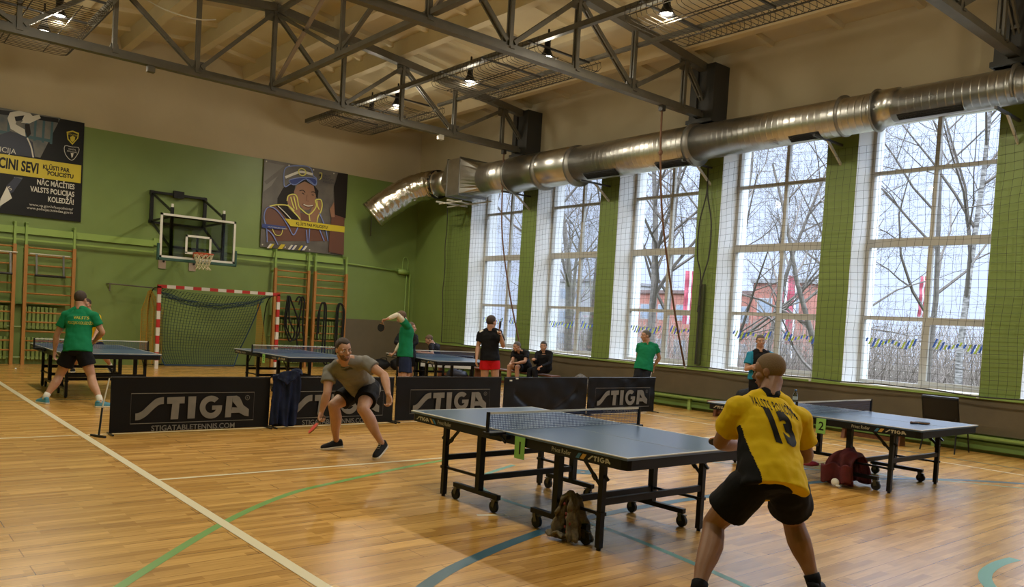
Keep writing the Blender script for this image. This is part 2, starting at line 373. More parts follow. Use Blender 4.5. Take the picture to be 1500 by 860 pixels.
# longitudinal bracing between trusses at the ridge
def bracing(y0, y1, label, x=-7.25):
    t = thing('ridge_bracing', label, 'steel bracing', (x,0,0), 0, 'ridge bracing frames')
    ym = (y0+y1)/2; zt = zc(x)-.05; zb = ZB+.16
    B = lambda n, p, q, w=.10, h=.07: (lambda b: (b.bar(p, q, w, h), b.build(n, m_steel, t)))(MB())
    B('strut', (0,y0-.05,zb), (0,y1+.05,zb), .12, .09)
    B('strut', (0,y0,zt), (0,y1,zt))
    B('vertical', (0,ym,zb), (0,ym,zt), .07, .07)
    B('diagonal', (0,y0,zt-.06), (0,ym+.1,zb+.12), .07, .06); B('diagonal', (0,ym-.1,zb+.12), (0,y1,zt-.06), .07, .06)
    m2 = mat('pale_brace_steel', (.26,.20,.15), .5) if 'pale_brace_steel' not in bpy.data.materials else bpy.data.materials['pale_brace_steel']
    b = MB(); b.bar((0,y0-.1,zb+.05),(0,ym+.35*1,zt),.07,.05); b.build('diagonal', m2, t, label='paler brown brace')
    b = MB(); b.box((-.02,ym-.22,zb-.06),(.02,ym+.22,zb+.22)); b.build('gusset_plate', m_steel, t)
bracing(YT[0], YT[1], 'steel ridge bracing linking the back truss with the middle truss')
bracing(YT[1], YT[2], 'steel ridge bracing running from the middle truss towards the camera')
# support rails for the lamp baskets
m_wire = mat('basket_wire', (.07,.06,.045), .4, metal=.6)
def rail(x, z, y0, y1, label, w=.10, h=.09):
    b = MB(); b.bar((x,y0,z),(x,y1,z),.03,h); b.bar((x+.035,y0,z-h/2),(x+.035,y1,z-h/2),w,.02)
    tag(b.build('basket_rail', m_steel), label, 'steel rail', 'rails carrying the lamp baskets')
rail(-4.18, 7.0, -.4, -19, 'left steel rail carrying the right hand row of lamp baskets')
rail(-2.62, 7.06, -4.7, -19, 'right steel rail carrying the right hand row of lamp baskets', .06, .06)
rail(-10.55, 6.98, -4.3, -12, 'right steel rail carrying the left hand row of lamp baskets', .08, .06)
def make_basket():
    t = thing('lamp_basket', '', 'wire basket')
    L_, Wd = 3.5, 1.62
    prof = [(-Wd/2,.26),(-Wd/2-.02,.10),(-Wd/2+.02,.02),(-Wd/2+.10,0),(0,-.02),(Wd/2-.10,0),(Wd/2+.0,.03),(Wd/2+.06,.10),(Wd/2+.04,.18),(Wd/2-.03,.22)]
    b = MB(); n = 30
    for i in range(n+1):
        y = -L_/2+L_*i/n; j = random.Random(i).uniform(-.02, .02)
        b.tube([(x,y+j,z) for x, z in prof], .0065, 4)
    b.build('cross_wires', m_wire, t)
    b = MB()
    for x, z in ((-Wd/2,.2),(-Wd/2+.01,.1),(-.40,0),(-.30,0),(.38,0),(Wd/2-.02,.02),(Wd/2+.03,.2)): b.tube([(x,-L_/2,z),(x,L_/2,z)], .010 if abs(x) > .35 else .012, 5)
    b.build('long_wires', m_wire, t)
    for y in (-L_/2+.3, 0, L_/2-.3): b = MB(); b.bar((-Wd/2,y,.25),(Wd/2,y,.25),.04,.035); b.build('hanger_bar', m_steeld, t)
    return t
bk = make_basket()
spots = [(-3.52,6.70,-3.35,'wire lamp basket with two lamps nearest the back wall, right row'),(-3.52,6.70,-8.75,'wire lamp basket holding two lamps over the middle of the hall, right row'),
         (-3.52,6.70,-14.4,'wire lamp basket at the top edge of the picture right of centre'),(-11.45,6.62,-4.6,'wire lamp basket with two lamps in the upper left corner')]
for i, (x, z, y, lb) in enumerate(spots):
    o = bk if i == 0 else copy_tree(bk); o.location = (x,y,z); o['label'] = lb; o['group'] = 'wire baskets under the ceiling lamps'
# lamps
m_lampb = mat('lamp_black_housing', (.012,.012,.014), .4); m_glow = emis('lamp_glow', (1,.95,.85), 14)
m_refl = mat('lamp_reflector', (.75,.75,.72), .25, metal=1)
def make_lamp():
    t = thing('ceiling_lamp', '', 'lamp')
    b = MB(); b.tube([(0,0,.30),(0,0,.26),(0,0,.14),(0,0,.11)], [.045,.06,.06,.075], 14); b.build('housing', m_lampb, t, True)
    R = 14; rg = [[(r*math.cos(2*PI*j/R), r*math.sin(2*PI*j/R), z) for j in range(R)] for r, z in ((.06,.13),(.10,.06),(.125,-.0),(.135,-.005),(.13,-.02),(.118,-.0),(.09,.06),(.05,.12))]
    b = MB(); b.loft(rg, False); b.build('reflector', m_lampb, t, True)
    b = MB(); b.ell((0,0,.015),(.105,.105,.03),14,6); b.build('bulb', m_glow, t, True)
    b = MB(); b.tube([(-.05,0,.24),(-.07,0,.34),(0,0,.40),(.07,0,.34),(.05,0,.24)], .012, 5); b.bar((0,-.02,.38),(0,-.02,.52),.03,.03); b.build('bracket', m_lampb, t)
    return t
lp = make_lamp()
LL = [(-3.86,-3.55,6.78,'lit round lamp in the right row nearest the back wall'),(-3.83,-4.75,6.78,'second lit lamp from the back wall in the right row'),
      (-3.86,-7.75,6.78,'third lit lamp from the back wall, above the middle of the hall'),(-3.80,-10.15,6.80,'fourth lit lamp from the back wall in the right row'),
      (-3.95,-13.2,6.80,'nearest lit lamp at the top edge right of centre'),(-11.25,-3.95,6.72,'large lit lamp low in the upper left basket'),(-11.2,-5.1,6.74,'smaller lit lamp behind the brace in the upper left basket')]
for i, (x, y, z, lb) in enumerate(LL):
    o = lp if i == 0 else copy_tree(lp); o.location = (x,y,z); o['label'] = lb; o['group'] = 'round ceiling lamps in the wire baskets'
def lamp_light(x, y, z, w=None):
    l = bpy.data.lights.new('lamp_light', 'SPOT'); l.energy = w or LAMP_W; l.color = LAMP_COL; l.shadow_soft_size = .10; l.spot_size = math.radians(165); l.spot_blend = .6
    o = bpy.data.objects.new('lamp_light', l); COL.objects.link(o); o.location = (x,y,z-.09)
    l = bpy.data.lights.new('lamp_spill', 'POINT'); l.energy = SPILL_W; l.color = LAMP_COL; l.shadow_soft_size = .13
    o = bpy.data.objects.new('lamp_spill', l); COL.objects.link(o); o.location = (x,y,z-.16)
for x, y, z, _ in LL: lamp_light(x, y, z)
# the same two lamp rows go on towards the camera, out of frame
for x, y in ((-11.2,-8.6),(-11.2,-10.6),(-11.2,-14),(-11.2,-17),(-11.2,-20.5),(-3.9,-16.5),(-3.9,-19.5),(-3.9,-22.5)):
    lamp_light(x, y, 6.75)
    o = copy_tree(lp); o.location = (x,y,6.75); o['label'] = 'round ceiling lamp further along the rows towards the camera'; o['group'] = 'round ceiling lamps out of frame'
# ================================================================== AIR DUCT
def spiral_mat():
    m = mat('galvanised_duct', (.58,.58,.56), .34, metal=1.0, col2=(.50,.50,.48), nscale=5)
    n = m.node_tree.nodes; l = m.node_tree.links
    t = n.new('ShaderNodeTexCoord'); w = n.new('ShaderNodeTexWave'); w.wave_type = 'BANDS'; w.bands_direction = 'Y'; w.inputs['Scale'].default_value = 2.6; w.inputs['Distortion'].default_value = 0
    l.new(t.outputs['Object'], w.inputs[0]); p = n.new('ShaderNodeMath'); p.operation = 'POWER'; p.inputs[1].default_value = 12; l.new(w.outputs['Fac'], p.inputs[0])
    b = n.new('ShaderNodeBump'); b.inputs['Strength'].default_value = 1; b.inputs['Distance'].default_value = .0035; l.new(p.outputs[0], b.inputs['Height'])
    l.new(b.outputs[0], n['Principled BSDF'].inputs['Normal']); return m
m_duct = spiral_mat(); m_duct2 = mat('galvanised_sheet', (.55,.55,.53), .30, metal=1, col2=(.48,.48,.46), nscale=4)
m_band = mat('duct_collar', (.26,.255,.24), .4, metal=.8)
m_grille = mat('duct_grille_dark', (.02,.02,.02), .6)
DX = -.66
dt = thing('air_duct', 'long shiny galvanised spiral air duct running above the windows', 'air duct', (DX,0,0))
def seg(name, y0, y1, r0, r1, m, top=5.93, nn=40):
    rg = [[(r*math.cos(2*PI*j/nn), y, top-r+r*math.sin(2*PI*j/nn)) for j in range(nn)] for y, r in ((y0,r0),(y1,r1))]
    b = MB(); b.loft(rg); return b.build(name, m, dt, True) 
seg('spiral_pipe', -4.35, -5.5, .42, .43, m_duct, 5.95); seg('smooth_pipe', -5.5, -7.9, .455, .44, m_duct2, 5.97); seg('spiral_pipe', -7.9, -11.4, .415, .40, m_duct, 5.93)
seg('spiral_pipe', -11.4, -15.25, .36, .315, m_duct, 5.92); seg('reducer', -15.2, -15.55, .335, .275, m_duct2, 5.94); seg('spiral_pipe', -15.5, -24.0, .275, .27, m_duct, 5.91)
for y, r, w in ((-5.55,.47,.05),(-6.75,.48,.12),(-7.95,.49,.10),(-11.4,.44,.10),(-14.6,.36,.05),(-15.2,.36,.03),(-17.3,.30,.04)):
    seg('collar', y+w/2, y-w/2, r, r, m_band, 5.97)
# transition box and its cones
def ringsq(y, w, z0, z1, x0=0): return [(x0-w/2,y,z0),(x0+w/2,y,z0),(x0+w/2,y,z1),(x0-w/2,y,z1)]
b = MB(); b.loft([ringsq(-3.15,.95,5.10,6.10), ringsq(-3.75,.95,5.10,6.10)]); b.build('transition_box', m_duct2, dt)
b = MB()
nn = 32
def sqring(y, h, zc_, n=32):
    out = []
    for j in range(n):
        t = 2*PI*j/n; c, s = math.cos(t), math.sin(t); k = h/max(abs(c), abs(s)); out.append((k*c,y,zc_+k*s))
    return out
circ = lambda y, r, z: [(r*math.cos(2*PI*j/32), y, z+r*math.sin(2*PI*j/32)) for j in range(32)]
b.loft([sqring(-3.75,.475,5.6), circ(-4.38,.42,5.53)]); b.build('transition_cone', m_duct2, dt)
b = MB(); b.loft([sqring(-3.15,.475,5.6), circ(-2.70,.36,5.6)]); b.build('transition_cone', m_duct2, dt)
b = MB(); b.box((-.49,-3.76,5.07),(.49,-3.73,6.13)); b.box((-.49,-3.17,5.07),(.49,-3.14,6.13)); b.build('flange', m_band, dt)
seg('pipe_stub', -2.75, -2.0, .35, .35, m_duct2, 5.95)
for y, ln in ((-8.9,1.0),(-12.9,1.0),(-13.95,.6),(-16.1,1.0),(-11.0,.9)):
    r = .41 if y > -11.2 else (.33 if y > -15 else .275); zc_ = 5.92-r
    b = MB(); n_ = 6; a0 = math.radians(235)
    for q in range(7):
        a = math.radians(228+q*4.2)
        b.bar((r*1.01*math.cos(a), y-ln/2, zc_+r*1.01*math.sin(a)), (r*1.01*math.cos(a), y+ln/2, zc_+r*1.01*math.sin(a)), .018, .02)
    b.build('grille', m_grille, dt)
# flexible foil hose
def foil():
    m = mat('crinkled_foil', (.55,.52,.46), .25, metal=1, bump=1.5, bscale=9); return m
fx = thing('flexible_duct', 'wrinkled silver foil hose bending down from the air duct to the back wall', 'air hose', (0,0,0))
pts = spline([(-.66,-2.10,5.60),(-.80,-1.75,5.58),(-1.15,-1.40,5.42),(-1.60,-1.15,5.08),(-1.98,-.95,4.74),(-2.15,-.85,4.56)], 8)
rs = [.41+.012*math.sin(i*2.7)+.03*i/len(pts) for i in range(len(pts))]
b = MB(); b.tube(pts, rs, 28); o = b.build('hose', foil(), fx, True)
dm = o.modifiers.new('d', 'SUBSURF'); dm.levels = 1; dm.render_levels = 1
tx = bpy.data.textures.new('crinkle', 'CLOUDS'); tx.noise_scale = .12
dm = o.modifiers.new('d2', 'DISPLACE'); dm.texture = tx; dm.strength = .05
b = MB(); b.tube([(-.66,-2.10,5.60),(-.68,-1.98,5.60)], .42, 28); b.build('clamp', m_lampb, fx, True)
b = MB(); b.cbox((-1.05,-2.05,5.62),(.07,.07,.07)); b.build('red_tag', mat('red_plastic', (.5,.03,.02), .4), fx)
m_pole = mat('bracket_white', (.55,.53,.46), .5)
k = 0
for y, lb in ((-5.48,'pale duct bracket on the first pier from the corner'),(-8.4,'pale duct bracket on the second pier from the corner'),(-11.33,'pale duct bracket on the third pier from the corner'),
          (-14.23,'pale duct bracket on the fourth pier from the corner'),(-17.15,'pale duct bracket on the nearest pier at the right edge')):
    t = thing('duct_bracket', lb, 'bracket', (0,y,0), 0, 'brackets holding the air duct')
    zb = 5.08 if y > -9 else (5.2 if y > -12 else 5.3)
    b = MB(); b.bar((-.0,0,zb-.38),(-.55,0,zb-.02),.03,.05); b.build('strut', m_pole, t)
    b = MB(); b.bar((-.0,0,zb-.03),(-1.0,0,zb-.03),.04,.04); b.build('arm', m_steeld, t)
b = MB(); b.bar((-.05,0,4.98),(-1.15,0,4.98),.05,.04); b.bar((-.05,-.55,4.98),(-1.15,-.55,4.98),.05,.04); b.bar((-.4,.5,4.96),(-.4,-1.6,4.96),.03,.03); b.bar((-.9,.2,4.96),(-.9,-.9,4.96),.03,.03)
tag(b.build('box_shelf', m_pole, loc=(0,-2.7,0)), 'pale steel shelf under the square duct box', 'bracket')
# ================================================================== NETS AND ROPES
m_net = mat('dark_netting', (.035,.035,.028), .8)
def net_sheet(name, fx_, nu, nv, th, m, label, cat, parent=None, skip=None):
    b = MB()
    P = [[Vector(fx_(i/nu, j/nv)) for j in range(nv+1)] for i in range(nu+1)]
    n = Vector((1,0,0))
    def seg_(p, q):
        d = (q-p); 
        if d.length < 1e-5: return
        d.normalize(); view = Vector((.7,.6,.1)); a = d.cross(view); 
        if a.length < 1e-3: a = Vector((0,0,1))
        a = a.normalized()*th/2; c = d.cross(a).normalized()*th/2
        b.add([p+a,p-a*.5+c,p-a*.5-c,q+a,q-a*.5+c,q-a*.5-c], [(0,1,4,3),(1,2,5,4),(2,0,3,5)])
    for i in range(nu+1):
        for j in range(nv+1):
            if skip and skip(i/nu, j/nv): continue
            if j < nv: seg_(P[i][j], P[i][j+1])
            if i < nu and not (skip and skip((i+1)/nu, j/nv)): seg_(P[i][j], P[i+1][j])
    return b.build(name, m, parent)
def fwin(u, v):
    y = -1.95-u*22.05; z = .93+v*(5.15-.93)
    p = Vector((y*1.7, z*2.1, 0)); w = mnoise.noise(p)*.03+mnoise.noise(p*.35)*.05
    s = .06*math.sin(y*1.05)*(1-abs(v-.5)*1.2)
    return (-.16-.05*v+s*.7+w*.5, y+mnoise.noise(Vector((y*.6, z*1.4, 5)))*.045, z+mnoise.noise(Vector((y*1.1, z*.7, 9)))*.05-.03*math.sin(y*2.15)*v)
tag(net_sheet('safety_net', fwin, 168, 32, .0055, m_net, '', ''), 'dark square-mesh safety net hanging in front of all the windows', 'net')
b = MB(); b.tube([fwin(i/120., 0) for i in range(121)], .012, 5); b.tube([fwin(0, i/30.) for i in range(31)], .014, 5)
tag(b.build('net_border_rope', m_net), 'dark border rope edging the window safety net', 'rope')
m_rope = mat('brown_rope', (.13,.065,.035), .8)
def rope(pts, r, label, m=m_rope, hook=True):
    t = thing('hanging_rope', label, 'rope', (0,0,0), 0, 'ropes hanging from the trusses')
    b = MB(); b.tube(spline(pts, 6), r, 6); b.build('rope', m, t, True)
    p = pts[0]; b = MB(); b.cbox((p[0],p[1],p[2]+.06),(.10,.10,.14)); b.build('hook', m_steeld, t)
    q = pts[1]; b = MB(); b.ell(q, (.045,.045,.06), 8, 6); b.build('knot', m, t, True)
rope([(-1.72,-11.33,6.02),(-1.68,-11.33,5.2),(-1.45,-11.3,3.9),(-.8,-11.2,2.2),(-.16,-11.08,.94)], .022, 'brown climbing rope tied from the middle truss to the window ledge')
rope([(-1.0,-5.48,6.02),(-1.0,-5.5,5.25),(-.95,-5.55,3.9),(-.75,-5.75,2.4),(-.4,-5.9,1.0)], .020, 'brown rope hanging from the back truss past the first window')
b = MB(); b.tube(spline([(-.12,-11.33,5.15),(-.12,-11.36,4.6),(-.12,-11.5,4.0),(-.12,-11.5,3.3),(-.12,-11.36,2.75),(-.12,-11.30,2.1)], 6), .016, 6); b.tube(spline([(-.12,-11.33,5.15),(-.12,-11.33,4.6),(-.12,-11.2,4.0),(-.12,-11.2,3.3),(-.12,-11.33,2.75),(-.12,-11.33,1.0)], 6), .016, 6)
tag(b.build('looped_cord', m_net), 'black looped cord hanging on the pier between the third and fourth window', 'rope')
b = MB(); b.box((-.09,-11.40,.98),(-.02,-11.28,2.7)); tag(b.build('pole_cover', mat('olive_pole', (.055,.07,.028), .6)), 'dark olive vertical post on the pier behind the looped cord', 'post')
b = MB(); b.tube([(-.9,-9.0,.0),(-.9,-9.0,.0)], .01, 4)
# sensor boxes on the truss
for x, lb in ((-3.0,'small white box fixed under the back truss near the ceiling lamps'),(-9.7,'small grey box fixed under the back truss on the left')):
    b = MB(); b.box((x-.07,YT[0]-.06,ZB-.17),(x+.07,YT[0]+.06,ZB-.05)); tag(b.build('junction_box', m_pole if x > -5 else m_steel, bevel=.01), lb, 'box')
b = MB(); b.tube(spline([(-9.9,-5.6,7.3),(-9.6,-5.9,7.1),(-9.1,-6.1,7.02),(-8.7,-6.0,7.15)], 5), .012, 5); tag(b.build('loose_cable', m_pole), 'loose pale cable sagging beside the upper left lamp basket', 'cable')
# pipes in the corner
m_gpipe = mat('green_painted_pipe', (.24,.36,.09), .4)
b = MB(); b.tube([(-2.45,-.06,3.14),(-.62,-.06,3.06)], .022, 8); b.tube([(-.62,-.06,3.06),(-.30,-.06,3.05),(-.22,-.06,2.98),(-.20,-.06,.0)], .03, 8); b.tube([(-.34,-.06,3.0),(-.36,-.06,.0)], .018, 8)
b.tube(spline([(-.52,-.07,3.1),(-.50,-.07,3.45),(-.40,-.07,3.52),(-.32,-.07,3.4),(-.31,-.07,3.1)], 4), .014, 6)
tag(b.build('wall_pipe', m_gpipe, None, True), 'green painted pipes in the corner of the back wall', 'pipe')
b = MB(); b.tube([(-.68,-.08,3.06),(-.30,-.08,3.045)], .085, 12); tag(b.build('pipe_junction', m_gpipe, None, True), 'thick green pipe junction high in the corner', 'pipe')
b = MB(); b.tube(spline([(-1.70,-.04,4.05),(-1.70,-.04,5.05),(-1.62,-.04,5.18),(-1.3,-.04,5.22),(-.5,-.04,5.25)], 4), .015, 6); tag(b.build('thin_conduit', m_steel, None, True), 'thin grey conduit bending on the back wall behind the foil hose', 'pipe')
# ================================================================== BACK WALL
EX = Vector((1,0,0)); EZ = Vector((0,0,1))
m_pblack = mat('poster_black', (.010,.010,.011), .45); m_pyel = mat('poster_yellow', (.55,.44,.02), .45); m_pwhite = mat('poster_white', (.60,.58,.52), .45)
m_pgrey = mat('poster_street_grey', (.16,.15,.13), .5, col2=(.06,.08,.09), nscale=3.2); m_pnavy = mat('poster_navy', (.015,.02,.045), .5); m_pteal = mat('poster_teal', (.03,.09,.11), .5)
m_pskin = mat('poster_skin', (.26,.13,.075), .5); m_phair = mat('poster_dark_hair', (.015,.011,.009), .5); m_pwood = mat('poster_warm_grey', (.13,.115,.10), .5, col2=(.085,.075,.068), nscale=2.2)
m_plblue = mat('poster_light_blue', (.16,.22,.50), .5); m_pblue = mat('poster_blue', (.02,.04,.20), .5); m_plyel = mat('poster_light_yellow', (.62,.58,.12), .5); m_pred = mat('poster_brown', (.12,.045,.025), .5)
t = thing('banner', 'black and yellow banner with an officer in a white helmet on the left', 'banner', (0,0,0))
b = MB(); b.box((-13.4,-.06,3.48),(-9.70,-.03,5.87)); b.build('sheet', m_pblack, t)
def pz(x, y): # zoom coordinates of the left banner -> wall plane
    top = 38+112*x/565; bot = 735+62*x/535
    return (-11.44+x/4.52*.01403, 5.87-(y-top)/(bot-top)*2.39)
class Layer:
    def __init__(s, t, f, base): s.t, s.f, s.base, s.k = t, f, base, 0
    def poly(s, name, pts, m):
        s.k += 1; b = MB(); poly_on(b, [s.f(*p) for p in pts], (0,s.base-.0012*s.k,0), EX, EZ); return b.build(name, m, s.t)
    def line(s, name, pts, w, m, closed=False, k=5):
        s.k += 1; b = MB(); stroke(b, [(p.x, p.y) for p in spline([(*s.f(*p), 0) for p in pts], k, closed)], w, (0,s.base-.0012*s.k,0), EX, EZ, closed); return b.build(name, m, s.t)
    def text(s, name, body, x, y, h, m, ang=-.0, xs=1, align='LEFT', bold=0):
        s.k += 1; b = MB(); u, v = s.f(x, y); text_on(b, body, h, (u,s.base-.0012*s.k,v), (math.cos(ang),0,math.sin(ang)), (-math.sin(ang),0,math.cos(ang)), xs=xs, align=align, bold=bold); return b.build(name, m, s.t)
A = Layer(t, pz, -.0605)
A.poly('photo_area', [(-560,-60),(395,112),(270,372),(-560,215)], m_pgrey)
A.poly('photo_area', [(-560,400),(160,505),(0,735),(-560,640)], m_pgrey)
for x in (-20, 60, 175, 230, 285, 340): A.line('shop_front_post', [(x,60+x*.2),(x-4,215+x*.2)], .05, m_pteal)
A.line('shop_front_post', [(-40,190),(330,262)], .07, m_pteal)
A.line('shop_front_post', [(-40,62),(380,130)], .10, m_pblack)
A.poly('officer_jacket', [(-40,235),(70,195),(160,228),(215,270),(235,372),(-40,330)], m_pnavy)
A.poly('officer_face', [(160,150),(190,150),(202,215),(180,240),(165,200)], m_phair)
A.poly('helmet_shell', [(48,110),(62,72),(120,62),(190,78),(210,98),(170,135),(110,112),(100,150),(160,185),(168,232),(140,222),(70,180)], m_pwhite)
A.poly('helmet_visor', [(135,140),(170,105),(250,88),(262,112),(190,145)], m_pwhite)
A.poly('helmet_dark_band', [(92,100),(155,92),(140,125),(100,130)], m_pblack)
A.line('jacket_piping', [(178,240),(205,300),(222,370)], .03, m_pwhite)
A.text('jacket_lettering', 'ICIJA', 5, 330, .17, m_pwhite, -.02, .9)
A.poly('officer_jacket', [(-560,430),(110,470),(90,560),(40,640),(-560,600)], m_pblack)
A.poly('glove', [(55,560),(110,500),(155,515),(100,600),(60,615)], m_pnavy); A.text('glove_badge', 'S', 78, 590, .13, m_pwhite, .5)
A.poly('paper', [(60,560),(95,640),(10,700),(25,640)], m_pwhite)
A.poly('yellow_band', [(-560,222),(0,343),(548,428),(548,545),(0,470),(-560,375)], m_pyel)
A.text('headline', 'CINI SEVI', 0, 432, .33, m_pblack, -.03, .60, bold=.012)
A.text('headline', 'KĻŪSTI PAR', 286, 445, .135, m_pblack, 0, .78, bold=.005); A.text('headline', 'POLICISTU', 318, 487, .135, m_pblack, 0, .86, bold=.005)
for s_, y, h in (('NĀC MĀCĪTIES', 585, .20), ('VALSTS POLICIJAS', 634, .20), ('KOLEDŽĀ!', 686, .20)): A.text('invitation_line', s_, 507, y, h*.85, m_pwhite, 0, .68, 'RIGHT', .004)
A.text('web_address', 'www.vp.gov.lv/kopoliciste/', 502, 725, .085, m_pwhite, 0, 1.0, 'RIGHT'); A.text('web_address', 'www.policijas.koledza.gov.lv', 502, 748, .085, m_pwhite, 0, 1.0, 'RIGHT')
A.poly('shield_badge', [(437,205),(478,198),(522,215),(518,250),(480,292),(445,255)], m_pyel); A.poly('shield_badge', [(445,213),(478,207),(515,222),(510,250),(480,280),(452,252)], m_pblack)
A.poly('star', [(462,240),(480,232),(497,243),(494,262),(480,275),(466,262)], m_pyel); A.text('badge_lettering', 'POLICIJA', 447, 225, .055, m_pyel)
A.line('crest_outline', [(428,298),(478,306),(524,312),(520,350),(480,394),(434,352)], .012, m_pwhite, True, 3); A.text('crest_lettering', 'VALSTS', 452, 322, .05, m_pwhite); A.text('crest_lettering', 'POLICIJAS', 444, 336, .05, m_pwhite); A.poly('crest_shape', [(470,345),(490,347),(485,370),(478,378)], m_pwhite)
# right hand banner
t = thing('banner', 'square banner of a smiling woman outlined in blue and yellow strokes', 'banner', (0,0,0))
b = MB(); b.box((-5.18,-.06,3.36),(-2.62,-.03,5.80)); b.build('sheet', m_pwood, t)
def qz(x, y):
    u = (x-66+(y-38)*23/697)/647; top = 38+119*u; bot = 735+70*u
    return (-5.18+u*2.56, 5.80-(y-top)/(bot-top)*2.44)
A = Layer(t, qz, -.0605)
A.poly('backdrop_beam', [(70,60),(215,90),(120,250),(60,300)], mat('poster_pale_grey', (.17,.155,.14), .5))
A.line('backdrop_beam', [(75,230),(240,90)], .10, m_pwood)
A.poly('hair', [(205,270),(250,230),(400,190),(480,290),(475,350),(440,330),(420,240),(300,240),(285,330),(250,400),(165,405),(165,350)], m_phair)
A.poly('face', [(288,300),(310,245),(370,215),(440,250),(460,330),(450,400),(405,440),(365,440),(330,395)], m_pskin)
A.poly('forearms', [(240,400),(330,460),(400,480),(470,440),(500,470),(470,540),(560,690),(90,690),(80,420),(160,400)], m_pred)
A.poly('shoulder', [(80,425),(130,410),(210,430),(250,510),(230,580),(110,600),(75,520)], m_pred)
A.poly('vest', [(150,408),(240,412),(330,500),(280,560)], m_phair)
A.poly('hand', [(235,350),(270,320),(310,335),(335,420),(345,520),(250,430)], m_pskin); A.poly('hand', [(455,360),(500,370),(505,440),(470,545),(420,545),(410,470)], m_pskin)
A.line('eyebrow', [(330,290),(355,285),(375,303)], .025, m_phair); A.line('eye', [(350,306),(368,318)], .022, m_phair)
A.line('eyebrow', [(420,300),(440,298),(455,308)], .022, m_phair); A.line('eye', [(425,322),(442,325)], .02, m_phair); A.line('nose', [(390,320),(385,365),(405,372)], .014, m_pred)
A.line('mouth', [(355,395),(395,416),(442,408)], .05, m_pred); A.line('teeth', [(362,397),(395,410),(436,406)], .028, m_pwhite)
A.line('cap_outline', [(222,110),(330,92),(410,108),(435,170),(460,195),(450,245),(400,215),(370,195),(300,240),(262,235),(222,258),(210,220)], .028, m_plblue, True)
A.poly('cap_peak', [(252,205),(340,185),(440,190),(462,215),(450,245),(380,195),(300,240),(265,232)], m_pblue)
A.line('cap_peak_outline', [(252,205),(340,185),(440,190),(462,215),(450,245),(380,195),(300,240),(265,235)], .022, m_plblue, True)
A.line('cap_band', [(220,185),(300,150),(345,140),(430,160)], .07, m_pwhite); A.line('cap_badge', [(322,125),(345,115),(370,128),(375,155),(350,170),(325,155)], .03, m_plyel, True)
for P_ in ([(235,370),(245,330),(285,318),(310,340),(325,410),(350,440),(405,478),(450,435),(462,400),(455,365),(495,360),(508,400),(500,450),(475,500),(470,540)],
           [(240,400),(280,450),(325,500),(338,520)],[(285,335),(300,400),(310,440)],[(262,340),(275,390),(290,430)],[(105,415),(160,402),(240,408),(290,450)],[(405,478),(412,530)],[(465,370),(470,410),(485,440)]):
    A.line('yellow_light_stroke', P_, .032, m_plyel)
for P_ in ([(90,700),(85,600),(65,500),(85,430),(130,425),(180,470),(240,560),(285,640),(320,580)],[(90,600),(130,640),(170,720)],[(385,600),(395,705)],[(410,590),(405,705)],[(485,465),(530,570),(560,690)],[(490,600),(528,690)]):
    A.line('blue_light_stroke', P_, .030, m_plblue)
A.line('pink_stroke', [(165,410),(215,460),(265,515)], .022, m_pwhite)
A.line('handcuff_stroke', [(125,590),(150,640),(190,640),(203,600)], .02, m_plyel)
A.poly('second_person', [(600,390),(690,420),(690,800),(565,775),(570,600)], m_pred); A.poly('second_person_arm', [(568,440),(600,380),(610,500),(580,500)], m_pskin)
A.poly('second_person_hair', [(630,150),(712,160),(700,510),(610,480),(600,260)], m_phair)
A.poly('blue_band', [(52,553),(232,575),(215,600),(52,585)], m_pblue); A.text('band_lettering', 'VALSTS POLICIJAS KOLEDŽA', 92, 580, .045, m_pwhite)
A.poly('yellow_band', [(215,510),(693,575),(691,622),(262,570)], m_pyel); A.text('headline', 'KĻŪSTI PAR POLICISTU!', 302, 560, .115, m_pblack, 0, .82, bold=.003)
for k, s_ in enumerate(('VALSTS','POLICIJAS','KOLEDŽA')): A.text('crest_lettering', s_, 508, 176+24*k, .085, m_pnavy, 0, .9)
A.line('crest_outline', [(478,150),(497,152),(494,185),(480,205)], .02, m_plyel); A.line('crest_outline', [(475,165),(490,175),(485,160)], .02, m_pblack)
for k, (x, m) in enumerate([(85,m_pwhite),(100,m_pyel),(165,m_pyel),(180,m_pyel),(240,m_pwhite),(262,m_pblue),(270,m_pwhite),(318,m_pyel),(335,m_pblue),(350,m_pwhite)]):
    y = 742+x*.06; A.poly('slanted_dash', [(x,y),(x+18,y+1),(x+42,y-34),(x+26,y-36)], m)
b = MB()
for x in (-5.12,-4.45,-3.7,-3.05,-2.68):
    for z in (3.42, 5.74): b.tube([(x,-.06,z),(x,-.075,z)], .02, 8)
b.build('grommets', m_pole, t)
# --- basketball backboard
m_bblack = mat('black_steel_tube', (.012,.012,.012), .4); m_bwhite = mat('white_board_frame', (.62,.60,.54), .4); m_pad = mat('dark_green_padding', (.02,.07,.05), .5)
m_org = mat('orange_rim', (.45,.07,.02), .4)
t = thing('basketball_backboard', 'glass basketball backboard with white border and orange rim on a black wall frame', 'basketball hoop', (-7.48,-1.89,2.71))
wf = (-.64, .64); 
b = MB()
def wb(p, q, w=.05): b.bar(p, q, w, w)
yw = 1.79
wb((-.62,yw,.95),(-.62,yw,1.76),.08); wb((.72,yw,.95),(.72,yw,1.76),.08); wb((-.62,yw,1.74),(.72,yw,1.74),.06); wb((-.62,yw,.97),(.72,yw,.97),.06)
b.box((-.10,yw-.06,1.66),(.16,yw+.04,1.84)); b.box((-.66,yw,1.68),(-.58,yw+.098,1.78)); b.box((.68,yw,1.68),(.76,yw+.098,1.78)); b.box((-.66,yw,.95),(-.58,yw+.098,1.03)); b.box((.68,yw,.95),(.76,yw+.098,1.03)); b.build('wall_frame', m_bblack, t)
